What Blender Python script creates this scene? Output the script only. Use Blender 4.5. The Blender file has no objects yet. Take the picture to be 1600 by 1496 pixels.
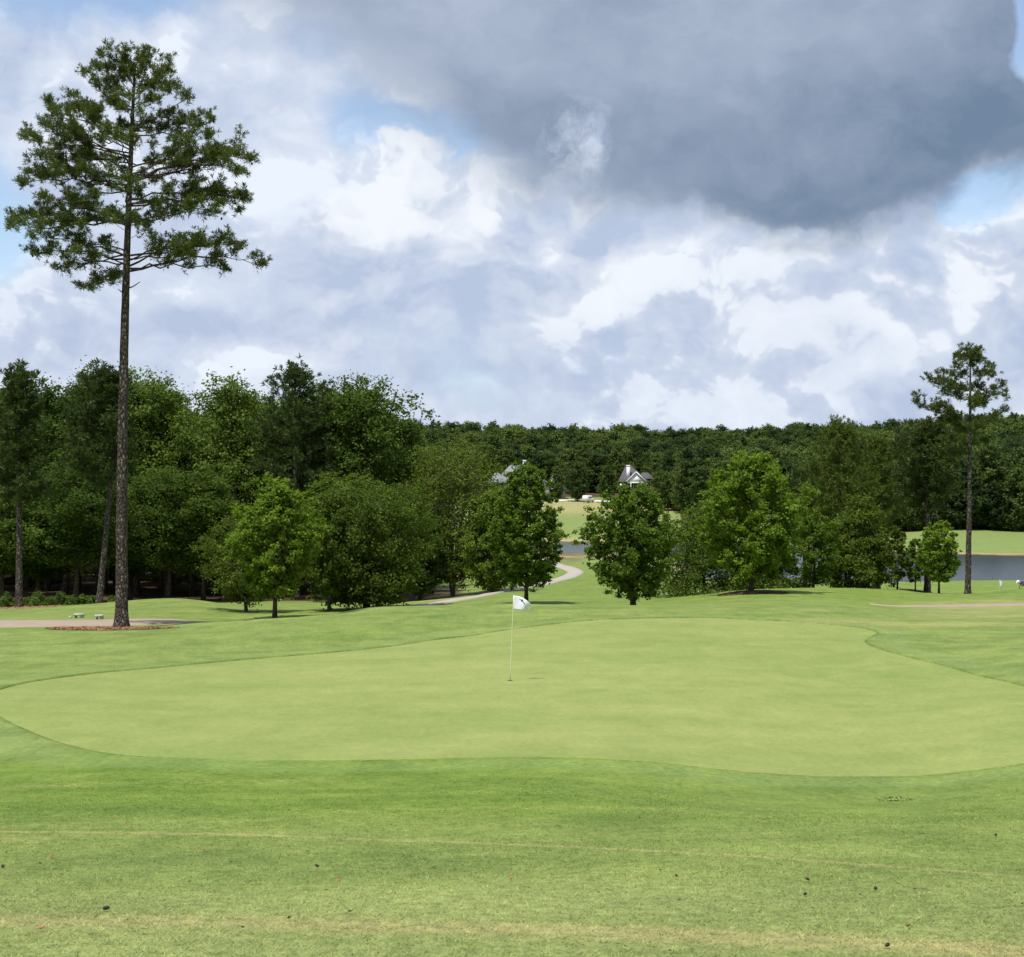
import bpy, math, random
import numpy as np
from mathutils import Vector

# ------------------------------------------------------------------ camera, sky, sun, exposure
scene = bpy.context.scene
COL = scene.collection
F = 2500.0          # focal length in pixels of the 1600 px wide photograph
HZ = 800.0          # row of the eye level in the photograph

cam_data = bpy.data.cameras.new('camera')
cam_data.sensor_width = 36.0
cam_data.lens = F / 1600.0 * 36.0
cam_data.shift_y = (HZ - 748.0) / 1600.0
cam_data.clip_start = 0.1
cam_data.clip_end = 6000.0
cam = bpy.data.objects.new('camera', cam_data)
COL.objects.link(cam)
cam.location = (0, 0, 0)
cam.rotation_euler = (math.radians(90), 0, 0)
scene.camera = cam

SUN_TO = Vector((-0.21, -0.31, 1.0)).normalized()      # towards the sun
sun_data = bpy.data.lights.new('sun', 'SUN')
sun_data.energy = 4.8
sun_data.angle = math.radians(0.5)
sun_data.color = (1.0, 0.955, 0.88)
sun = bpy.data.objects.new('sun', sun_data)
COL.objects.link(sun)
sun.location = (-30, -20, 80)
sun.rotation_euler = SUN_TO.to_track_quat('Z', 'Y').to_euler()

scene.view_settings.view_transform = 'Standard'
scene.view_settings.look = 'None'
scene.view_settings.exposure = 0.18
scene.view_settings.gamma = 1.0
scene.view_settings.use_curve_mapping = False
scene.cycles.max_bounces = 6
scene.cycles.diffuse_bounces = 3
scene.cycles.glossy_bounces = 2
scene.cycles.transmission_bounces = 4
scene.cycles.transparent_max_bounces = 4
scene.cycles.sample_clamp_indirect = 4.0


# ---- small expression wrapper for shader nodes
class E:
    def __init__(s, t, k): s.t, s.k = t, k
    def _m(s, op, o=None, o2=None, clamp=False):
        n = s.t.nodes.new('ShaderNodeMath'); n.operation = op; n.use_clamp = clamp
        s.t.links.new(s.k, n.inputs[0])
        for i, v in ((1, o), (2, o2)):
            if v is None: continue
            if isinstance(v, E): s.t.links.new(v.k, n.inputs[i])
            else: n.inputs[i].default_value = v
        return E(s.t, n.outputs[0])
    def __add__(s, o): return s._m('ADD', o)
    __radd__ = __add__
    def __sub__(s, o): return s._m('SUBTRACT', o)
    def __rsub__(s, o): return (s * -1.0) + o
    def __mul__(s, o): return s._m('MULTIPLY', o)
    __rmul__ = __mul__
    def __truediv__(s, o): return s._m('DIVIDE', o)
    def mx(s, o): return s._m('MAXIMUM', o)
    def mn(s, o): return s._m('MINIMUM', o)
    def pw(s, o): return s._m('POWER', o)
    def ab(s): return s._m('ABSOLUTE')
    def cl(s): return s._m('ADD', 0.0, clamp=True)
    def ss(s, a, b):                                   # smoothstep from a to b
        n = s.t.nodes.new('ShaderNodeMapRange'); n.interpolation_type = 'SMOOTHSTEP'
        s.t.links.new(s.k, n.inputs[0]); n.inputs[1].default_value = a; n.inputs[2].default_value = b
        return E(s.t, n.outputs[0])


def col(t, c):
    n = t.nodes.new('ShaderNodeRGB'); n.outputs[0].default_value = (c[0], c[1], c[2], 1); return n.outputs[0]


def mixc(t, f, a, b, blend='MIX'):
    n = t.nodes.new('ShaderNodeMix'); n.data_type = 'RGBA'; n.blend_type = blend
    for v, i in ((f, 0), (a, 6), (b, 7)):
        if isinstance(v, E): v = v.k
        if isinstance(v, (int, float)): n.inputs[i].default_value = v
        elif isinstance(v, (tuple, list)): n.inputs[i].default_value = (v[0], v[1], v[2], 1)
        else: t.links.new(v, n.inputs[i])
    return n.outputs[2]


def vec(t, x, y, z):
    n = t.nodes.new('ShaderNodeCombineXYZ')
    for i, v in enumerate((x, y, z)):
        if isinstance(v, E): t.links.new(v.k, n.inputs[i])
        else: n.inputs[i].default_value = v
    return n.outputs[0]


def noise(t, v, scale, detail=4.0, rough=0.5, dist=0.0, lac=2.0):
    n = t.nodes.new('ShaderNodeTexNoise')
    n.inputs['Scale'].default_value = scale; n.inputs['Detail'].default_value = detail
    n.inputs['Roughness'].default_value = rough; n.inputs['Distortion'].default_value = dist
    n.inputs['Lacunarity'].default_value = lac
    t.links.new(v, n.inputs['Vector'])
    return E(t, n.outputs[0])


def curve(t, x, pts, lo, hi):
    """Float curve through pts [(x, y)] with x in lo..hi; y must lie in 0..1."""
    n = t.nodes.new('ShaderNodeFloatCurve')
    c = n.mapping.curves[0]
    P = [((a - lo) / (hi - lo), b) for a, b in pts]
    c.points[0].location = P[0]; c.points[1].location = P[-1]
    for p in P[1:-1]: c.points.new(*p)
    n.mapping.update()
    t.links.new(((x - lo) / (hi - lo)).cl().k, n.inputs[1])
    return E(t, n.outputs[0])


# ---- the sky: Nishita daylight with cumulus in it
world = bpy.data.worlds.new('World')
scene.world = world
world.use_nodes = True
wt = world.node_tree
wt.nodes.clear()
SKY_STRENGTH = 0.15
tc = wt.nodes.new('ShaderNodeTexCoord')
sep = wt.nodes.new('ShaderNodeSeparateXYZ')
wt.links.new(tc.outputs['Generated'], sep.inputs[0])
dx, dy, dz = (E(wt, sep.outputs[i]) for i in range(3))
sky = wt.nodes.new('ShaderNodeTexSky')
sky.sky_type = 'NISHITA'
sky.sun_disc = False
sky.sun_elevation = math.asin(SUN_TO.z)
sky.sun_rotation = math.atan2(SUN_TO.x, SUN_TO.y)
sky.air_density = 1.0; sky.dust_density = 0.3; sky.ozone_density = 1.0
az = dx._m('ARCTAN2', dy)
el = dz.mn(0.9999).mx(-0.9999)._m('ARCSINE')
U = az * 2.5                      # thousand-pixel units of the photograph, as angles
V = el * 2.5
# white and lavender cloud deck
def wnoise(v, scale, detail, rough):
    n = wt.nodes.new('ShaderNodeTexNoise'); n.inputs['Scale'].default_value = scale; n.inputs['Detail'].default_value = detail; n.inputs['Roughness'].default_value = rough
    wt.links.new(v, n.inputs['Vector'])
    s_ = wt.nodes.new('ShaderNodeSeparateColor'); wt.links.new(n.outputs['Color'], s_.inputs[0])
    return [E(wt, s_.outputs[i]) for i in range(3)]
def puffs(v, scale):                                   # rounded lobes with creases between them
    a = noise(wt, v, scale, 0, 0.5); b = noise(wt, v, scale * 2.3, 0, 0.5); c = noise(wt, v, scale * 5.1, 1, 0.5)
    return (a - 0.5).ab() * 1.0 + (b - 0.5).ab() * 0.55 + (c - 0.5).ab() * 0.30
w0 = wnoise(vec(wt, dx * 2.5, dy * 2.5, dz * 2.5), 7.0, 4, 0.55)
wa, wb_, wc = ((q - 0.5) for q in w0)
qx, qy, qz = dx * 2.5 + wa * 0.14, dy * 2.5 + wb_ * 0.14, dz * 3.6 + wc * 0.14
wv = vec(wt, qx, qy, qz)                               # direction, flattened and stirred, for the cloud noise
wv_up = vec(wt, qx - 0.030, qy, qz + 0.060)
U, V = U + wa * 0.10, V + wc * 0.10
big = noise(wt, wv, 1.5, 2, 0.5)
fbm = noise(wt, wv, 2.9, 5, 0.46)
fbm_up = noise(wt, wv_up, 2.9, 5, 0.46)
wisp = noise(wt, wv, 12.0, 6, 0.66)
pf, pf_up = puffs(wv, 5.0), puffs(wv_up, 5.0)
lit = (fbm - fbm_up) * 1.5 + (pf - pf_up) * 0.75        # + where the cloud faces the light above
edge = (fbm - 0.5) * 0.30 + (wisp - 0.5) * 0.20 + (pf - 0.2) * 0.30
def spot(u0, v0, a, b):
    p, q = (U - u0) / a, (V - v0) / b
    return (1.0 - p * p - q * q).mx(0.0)
holes = spot(-0.66, 0.81, 0.30, 0.12) * 0.95 + spot(-0.84, 0.43, 0.14, 0.18) * 0.9 + spot(-0.29, 0.70, 0.10, 0.06) * 0.5 + spot(-0.23, 0.60, 0.10, 0.08) * 0.8 + spot(-0.10, 0.575, 0.13, 0.07) * 1.1 + spot(0.735, 0.462, 0.085, 0.055) * 2.2 + spot(0.795, 0.70, 0.05, 0.10) * 2.0
cover = (fbm - 0.5) * 0.9 + (big - 0.5) * 0.9 + (wisp - 0.5) * 0.3 + 0.42 + (V - 0.95).mx(0.0) * -0.30 - holes * 0.75
alpha1 = cover.ss(-0.10, 0.30) * 0.80 + 0.18
band = curve(wt, V, [(-0.2, 0.55), (0.0, 0.55), (0.08, 0.50), (0.16, 0.44), (0.25, 0.40), (0.34, 0.48), (0.48, 0.60), (0.62, 0.66), (0.80, 0.62), (1.2, 0.5)], -0.2, 1.2)
puff = (fbm - 0.5) + (pf - 0.22) * 0.55 + (wisp - 0.5) * 0.22 + (band - 0.5) * 0.25 + 0.02
face = lit.ss(-0.035, 0.055)
rim = puff.ss(-0.01, 0.04) * (1.0 - puff.ss(0.03, 0.30)) * face
lum = (lit * 1.5 + rim * 0.32 + (wisp - 0.5) * 0.55 + (fbm - 0.5) * 0.35 + (big - 0.5) * 0.6 + band - 0.14).cl()
deck = mixc(wt, lum, (0.425, 0.500, 0.660), (0.745, 0.800, 0.885))
# tall white cumulus heads rising out of it
ctop = curve(wt, U, [(-0.60, 0.30), (-0.40, 0.34), (-0.33, 0.40), (-0.30, 0.47), (-0.25, 0.52), (-0.20, 0.575), (-0.17, 0.585),
                     (-0.12, 0.56), (-0.03, 0.53), (0.10, 0.49), (0.40, 0.42), (0.62, 0.42), (0.72, 0.45), (0.77, 0.46), (0.83, 0.49), (1.0, 0.45), (1.3, 0.3)], -0.6, 1.3)
side = curve(wt, U, [(-0.6, 0.0), (-0.40, 0.0), (-0.33, 0.45), (-0.25, 1.0), (0.05, 0.95), (0.35, 0.5), (0.60, 0.5), (0.74, 0.9), (0.9, 0.9), (1.3, 0.0)], -0.6, 1.3)
cin = ctop - V + edge * 0.42
alpha2 = cin.ss(-0.004, 0.030) * (1.0 - cin.ss(0.12, 0.34)) * side
head = (lit * 2.2 + rim * 0.35 + (fbm - 0.5) * 0.5 + (wisp - 0.5) * 0.6 + 0.46).cl()
headc = mixc(wt, head, (0.43, 0.51, 0.67), (0.80, 0.835, 0.885))
# large dark cloud overhead
dbot = curve(wt, U, [(-0.75, 0.95), (-0.55, 0.82), (-0.42, 0.71), (-0.30, 0.63), (-0.20, 0.59), (-0.10, 0.555), (-0.03, 0.50), (0.10, 0.48), (0.25, 0.445), (0.40, 0.42),
                     (0.49, 0.403), (0.59, 0.409), (0.66, 0.43), (0.685, 0.465), (0.70, 0.488), (0.78, 0.482), (0.95, 0.47), (1.25, 0.62), (1.45, 0.98)], -0.75, 1.45)
din = V - dbot + 0.018 + edge * 0.32
din2 = V - dbot + edge * 0.10
top_end = (1.5 - V) + edge * 2.0
soft = curve(wt, U, [(-0.75, 0.30), (-0.3, 0.22), (0.0, 0.13), (0.2, 0.09), (0.55, 0.08), (0.70, 0.075), (1.45, 0.10)], -0.75, 1.45)
alpha3 = (din / soft + 0.12).ss(0.0, 1.0) * top_end.ss(-0.1, 0.15) * (1.0 - spot(0.795, 0.70, 0.038, 0.09) * 2.5).mx(0.0)
alpha3 = alpha3 * (1.0 - spot(0.095, 0.565, 0.07, 0.06).pw(0.6) * (wisp * 3.4 - 1.45).cl())
gap = noise(wt, vec(wt, qx * 0.8, qy * 0.8, qz * 1.3), 2.6, 4, 0.5) - 0.5
dl = (din2 * 1.1 + 0.20 + gap * 1.2 + (wisp - 0.5) * 0.40 + (pf - 0.22) * 0.35 + (U * -0.45 + 0.12)).cl()
darkc = mixc(wt, dl, (0.150, 0.215, 0.315), (0.440, 0.505, 0.635))
inv = 1.0 / SKY_STRENGTH
def lift(c):
    n = wt.nodes.new('ShaderNodeVectorMath'); n.operation = 'SCALE'
    wt.links.new(c, n.inputs[0]); n.inputs[3].default_value = inv
    return n.outputs[0]
skyc = sky.outputs[0]
c0 = mixc(wt, alpha1, skyc, lift(deck))
c1 = mixc(wt, alpha2 * 0.97, c0, lift(headc))
c2 = mixc(wt, alpha3, c1, lift(darkc))
bg = wt.nodes.new('ShaderNodeBackground')
bg.inputs[1].default_value = SKY_STRENGTH
wt.links.new(c2, bg.inputs[0])
wo = wt.nodes.new('ShaderNodeOutputWorld')
wt.links.new(bg.outputs[0], wo.inputs[0])

# ------------------------------------------------------------------ terrain shape
LAKE_Z = -7.2
# for each bearing (photo column): (distance, row in the photograph) or (distance, None, height)
COLS = {
    -500: [(24, 1190), (34, 1092), (46, 1035), (58, 990), (68, 972), (90, 954), (115, 940), (150, None, -6.5), (200, None, -6.0), (300, None, 0), (520, None, 10), (800, None, 23.5), (1500, None, 22)],
    0:    [(24, 1190), (34, 1091), (46, 1035), (58, 989), (68, 969), (90, 954), (115, 940), (150, None, -6.5), (200, None, -6.0), (300, None, 0), (520, None, 10), (800, None, 23.5), (1500, None, 22)],
    130:  [(24, 1188), (34, 1094), (46, 1035), (58, 989), (68, 968), (82, 957), (95, 946), (115, 941), (150, None, -6.5), (200, None, -6.0), (300, None, 0), (520, None, 10), (800, None, 23.5), (1500, None, 22)],
    270:  [(24, 1187), (34, 1096), (45, 1043), (60, 981), (68, 970), (80, 962), (97, 936), (108, None, -6.2), (120, None, -6.6), (150, None, -6.5), (200, None, -6.0), (300, None, 0), (520, None, 10), (800, None, 23.5), (1500, None, 22)],
    400:  [(24, 1190), (36, 1085), (48, 1030), (55, 994), (62, 968), (71, None, -5.35), (84, 960), (100, 946), (118, 938), (150, None, -6.6), (200, None, -6.0), (300, None, 0), (520, None, 10), (800, None, 23.5), (1500, None, 22)],
    600:  [(24, 1190), (38, 1072), (51, 1012), (58, 976), (66, 950), (77, None, -5.0), (95, 945), (118, 938), (150, None, -6.7), (200, None, -6.0), (300, None, -3), (520, None, 10), (800, None, 24.5), (1500, None, 22)],
    720:  [(24, 1188), (39, 1066), (54, 996), (60, 971), (67, 948), (77, None, -4.85), (92, 941), (115, 931), (140, 920), (180, None, -7.0), (260, None, -6.6), (340, None, -5.5), (430, None, 0), (520, None, 6), (800, None, 24.5), (1500, None, 22)],
    800:  [(24, 1187), (39, 1065), (56, 984), (61, 966), (68, 946), (77, None, -4.6), (90, 938), (110, 925), (140, 911), (180, 896), (230, 878), (276, 865), (290, None, -8.2), (372, None, -8.2), (385, 845), (440, 812), (515, 781), (545, None, 5), (800, None, 24.5), (1500, None, 22)],
    1000: [(24, 1193), (39, 1062), (60, 967), (65, 953), (70, 946), (80, None, -4.72), (95, 935), (120, 917), (150, 905), (200, 885), (250, 870), (278, 865), (292, None, -8.2), (366, None, -8.2), (378, 847), (440, 812), (515, 784), (545, None, 4.5), (800, None, 23.5), (1500, None, 22)],
    1200: [(24, 1212), (39, 1066), (60, 970), (64, 955), (69, 948), (80, 937), (88, 926), (94, 921), (108, None, -5.4), (130, None, -6.2), (163, None, -7.1), (185, None, -8.2), (316, None, -8.2), (330, 854), (380, 830), (430, 806), (520, None, 3.5), (800, None, 23.5), (1500, None, 22)],
    1300: [(24, 1217), (40, 1066), (58, 978), (64, 958), (70, 948), (84, 934), (92, 923), (98, 919), (112, None, -5.6), (130, None, -6.3), (163, None, -7.15), (185, None, -8.2), (300, None, -8.2), (312, 857), (380, 826), (520, None, 5), (800, None, 24.5), (1500, None, 22)],
    1400: [(24, 1217), (40, 1062), (55, 990), (62, 968), (72, 954), (80, 947), (90, 936), (99, 922), (112, None, -5.6), (130, None, -6.35), (160, None, -7.0), (174, None, -8.2), (276, None, -8.2), (290, 861), (350, 829), (520, None, 8), (800, None, 24.5), (1500, None, 22)],
    1510: [(24, 1208), (34, 1098), (42, 1050), (50, 1010), (58, 980), (70, 960), (80, 947), (90, 933), (96, 927), (104, None, -6.1), (112, None, -6.5), (130, None, -6.6), (155, 909), (166, None, -7.15), (176, None, -8.2), (260, None, -8.2), (272, 863), (330, 832), (520, None, 9), (800, None, 28), (1500, None, 28)],
    1600: [(24, 1197), (31, 1110), (37, 1072), (44, 1030), (50, 1003), (57, 984), (68, 961), (80, 946), (90, 928), (96, 921), (104, None, -6.55), (130, None, -6.6), (155, 909), (166, None, -7.15), (176, None, -8.2), (252, None, -8.2), (265, 864), (330, 835), (520, None, 9), (800, None, 28), (1500, None, 28)],
    2100: [(24, 1180), (31, 1105), (37, 1072), (44, 1030), (50, 1003), (57, 984), (68, 961), (80, 946), (90, 930), (100, None, -5.2), (130, None, -6.6), (155, 909), (166, None, -7.15), (176, None, -8.2), (252, None, -8.2), (265, 864), (330, 835), (520, None, 9), (800, None, 28), (1500, None, 28)],
}


def pchip(x, y, xi):
    x = np.asarray(x, float); y = np.asarray(y, float); xi = np.clip(np.asarray(xi, float), x[0], x[-1])
    h = np.diff(x); d = np.diff(y) / h
    m = np.zeros_like(y)
    w1 = 2 * h[1:] + h[:-1]; w2 = h[1:] + 2 * h[:-1]
    ok = d[:-1] * d[1:] > 0
    with np.errstate(divide='ignore', invalid='ignore'):
        m[1:-1] = np.where(ok, (w1 + w2) / (w1 / d[:-1] + w2 / d[1:]), 0)
    m[0], m[-1] = d[0], d[-1]
    i = np.clip(np.searchsorted(x, xi) - 1, 0, len(h) - 1)
    s = (xi - x[i]) / h[i]
    return ((2*s**3 - 3*s**2 + 1) * y[i] + (s**3 - 2*s**2 + s) * h[i] * m[i] + (-2*s**3 + 3*s**2) * y[i+1] + (s**3 - s**2) * h[i] * m[i+1])


VG = np.linspace(math.log(3.0), math.log(1500.0), 900)
UG = np.linspace(-1300 / F, 1300 / F, 261)
_rows, _us = [], []
for px in sorted(COLS):
    ds, zs = [3.0, 7.0, 14.0], [-1.62, -1.95, -2.78]
    for q in COLS[px]:
        ds.append(q[0]); zs.append(q[2] if len(q) == 3 else -(q[1] - HZ) / F * q[0])
    _rows.append(pchip(np.log(ds), zs, VG)); _us.append((px - 800) / F)
_rows = np.array(_rows)
TAB = np.array([pchip(_us, _rows[:, k], UG) for k in range(len(VG))]).T     # [u, v]


def ground(x, y):
    x = np.asarray(x, float); y = np.asarray(y, float)
    d = np.clip(y, 3.0, 1499.0)
    u = np.clip(x / np.maximum(d, 6.0), UG[0], UG[-1] - 1e-9)
    fu = (u - UG[0]) / (UG[1] - UG[0]); fv = (np.log(d) - VG[0]) / (VG[1] - VG[0])
    iu = np.clip(fu.astype(int), 0, len(UG) - 2); iv = np.clip(fv.astype(int), 0, len(VG) - 2)
    a = fu - iu; b = fv - iv
    z = (TAB[iu, iv] * (1-a) + TAB[iu+1, iv] * a) * (1-b) + (TAB[iu, iv+1] * (1-a) + TAB[iu+1, iv+1] * a) * b
    z = z + 0.012 * np.sin(x * 0.9 + 1.3) * np.sin(y * 0.7) + 0.02 * np.sin(x * 0.31 + y * 0.22) * np.clip(y / 40, 0, 1)
    return z


def gz(x, y): return float(ground(x, y))
def at(px, d): 
    x = (px - 800) / F * d
    return Vector((x, d, gz(x, d)))
_D = np.exp(np.linspace(math.log(5), math.log(900), 6000))
def hit(px, py):
    """Where the sight line through that photo pixel first meets the ground."""
    x = (px - 800) / F * _D
    below = -(py - HZ) / F * _D <= ground(x, _D)
    i = int(np.argmax(below)) if below.any() else len(_D) - 1
    return Vector((x[i], _D[i], gz(x[i], _D[i])))


# ------------------------------------------------------------------ mesh helpers
def link(o, parent=None):
    COL.objects.link(o)
    if parent is not None: o.parent = parent
    return o


def fast_mesh(name, verts, faces_list, mats=(), smooth=False, attrs=None, mat_idx=None):
    """faces_list: arrays of shape (n, k), one for each polygon size."""
    me = bpy.data.meshes.new(name)
    verts = np.asarray(verts, np.float32)
    me.vertices.add(len(verts)); me.vertices.foreach_set('co', verts.ravel())
    loops = np.concatenate([np.asarray(f, np.int32).ravel() for f in faces_list])
    tot = np.concatenate([np.full(len(f), np.asarray(f).shape[1], np.int32) for f in faces_list])
    st = np.concatenate([[0], np.cumsum(tot)[:-1]]).astype(np.int32)
    me.loops.add(len(loops)); me.loops.foreach_set('vertex_index', loops)
    me.polygons.add(len(tot)); me.polygons.foreach_set('loop_start', st); me.polygons.foreach_set('loop_total', tot)
    if smooth: me.polygons.foreach_set('use_smooth', np.ones(len(tot), bool))
    if mat_idx is not None: me.polygons.foreach_set('material_index', np.asarray(mat_idx, np.int32))
    for k, a in (attrs or {}).items():
        at_ = me.attributes.new(k, 'FLOAT', 'POINT'); at_.data.foreach_set('value', np.asarray(a, np.float32))
    me.update(calc_edges=True); me.validate()
    for m in mats: me.materials.append(m)
    return me


class MB:
    """Collects tubes, boxes, grids and prisms into one mesh."""
    def __init__(s): s.v, s.q, s.t, s.n = [], [], [], 0
    def add(s, v, quads=(), tris=()):
        v = np.asarray(v, float)
        if len(quads): s.q.append(np.asarray(quads, int) + s.n)
        if len(tris): s.t.append(np.asarray(tris, int) + s.n)
        s.v.append(v); s.n += len(v)
    def tube(s, pts, rad, sides=6, cap=True, wob=None):
        pts = np.asarray(pts, float); n = len(pts)
        d = np.gradient(pts, axis=0); d /= np.linalg.norm(d, axis=1)[:, None] + 1e-9
        ref = np.where(np.abs(d[:, 2:3]) > 0.9, [[1., 0, 0]], [[0, 0, 1.]])
        a = np.cross(d, ref); a /= np.linalg.norm(a, axis=1)[:, None] + 1e-9
        b = np.cross(d, a)
        th = np.linspace(0, 2*np.pi, sides, endpoint=False)
        r = np.asarray(rad, float)[:, None] * np.ones((1, sides))
        if wob is not None: r = r * wob
        ring = pts[:, None] + r[..., None] * (np.cos(th)[None, :, None] * a[:, None] + np.sin(th)[None, :, None] * b[:, None])
        i = np.arange(n - 1)[:, None] * sides; j = np.arange(sides)[None, :]; k = (j + 1) % sides
        q = np.stack([i + j, i + k, i + sides + k, i + sides + j], -1).reshape(-1, 4)[:, ::-1]
        v = ring.reshape(-1, 3); t = []
        if cap:
            v = np.vstack([v, pts[:1], pts[-1:]])
            jj = np.arange(sides); kk = (jj + 1) % sides
            t = np.vstack([np.stack([np.full(sides, n*sides), kk, jj], 1)[:, ::-1], np.stack([np.full(sides, n*sides+1), (n-1)*sides + jj, (n-1)*sides + kk], 1)[:, ::-1]])
        s.add(v, q, t)
    def box(s, lo, hi, rz=0.0, at_=(0, 0, 0)):
        x0, y0, z0 = lo; x1, y1, z1 = hi
        v = np.array([[x0,y0,z0],[x1,y0,z0],[x1,y1,z0],[x0,y1,z0],[x0,y0,z1],[x1,y0,z1],[x1,y1,z1],[x0,y1,z1]], float)
        c, sn = math.cos(rz), math.sin(rz)
        v = np.stack([v[:,0]*c - v[:,1]*sn, v[:,0]*sn + v[:,1]*c, v[:,2]], 1) + np.asarray(at_, float)
        s.add(v, [[0,3,2,1],[4,5,6,7],[0,1,5,4],[1,2,6,5],[2,3,7,6],[3,0,4,7]])
    def build(s, name, mat, parent=None, smooth=False, loc=None):
        fl = []
        if s.q: fl.append(np.vstack(s.q))
        if s.t: fl.append(np.vstack(s.t))
        me = fast_mesh(name, np.vstack(s.v), fl, [mat], smooth)
        o = link(bpy.data.objects.new(name, me), parent)
        if loc is not None: o.location = loc
        return o


def tag(o, label, cat, group=None, kind=None):
    if label: o['label'] = label
    if cat: o['category'] = cat
    if group: o['group'] = group
    if kind: o['kind'] = kind
    return o


def empty(name, loc, label, cat, group=None, rz=0.0):
    o = link(bpy.data.objects.new(name, None)); o.location = loc; o.rotation_euler = (0, 0, rz)
    o.empty_display_size = 0.3
    return tag(o, label, cat, group)


# ------------------------------------------------------------------ materials
def new_mat(name):
    m = bpy.data.materials.new(name); m.use_nodes = True
    t = m.node_tree; b = t.nodes['Principled BSDF']
    return m, t, b


def pos(t):
    n = t.nodes.new('ShaderNodeNewGeometry'); return n.outputs['Position']
def objco(t):
    n = t.nodes.new('ShaderNodeTexCoord'); return n.outputs['Object']
def attr(t, name):
    n = t.nodes.new('ShaderNodeAttribute'); n.attribute_name = name; return E(t, n.outputs['Fac'])
def obrand(t):
    n = t.nodes.new('ShaderNodeObjectInfo'); return E(t, n.outputs['Random'])
def bump(t, b, h, strength=0.4, dist=0.05):
    n = t.nodes.new('ShaderNodeBump'); n.inputs['Strength'].default_value = strength; n.inputs['Distance'].default_value = dist
    t.links.new(h.k, n.inputs['Height']); t.links.new(n.outputs[0], b.inputs['Normal'])


def plain(name, c, rough=0.7, var=0.15, scale=6.0, metal=0.0, spec=0.4):
    m, t, b = new_mat(name)
    n = noise(t, objco(t), scale, 4, 0.6)
    k = mixc(t, n, [x * (1 - var) for x in c], [min(1, x * (1 + var)) for x in c])
    t.links.new(k, b.inputs['Base Color'])
    b.inputs['Roughness'].default_value = rough; b.inputs['Metallic'].default_value = metal
    b.inputs['Specular IOR Level'].default_value = spec
    return m


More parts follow.
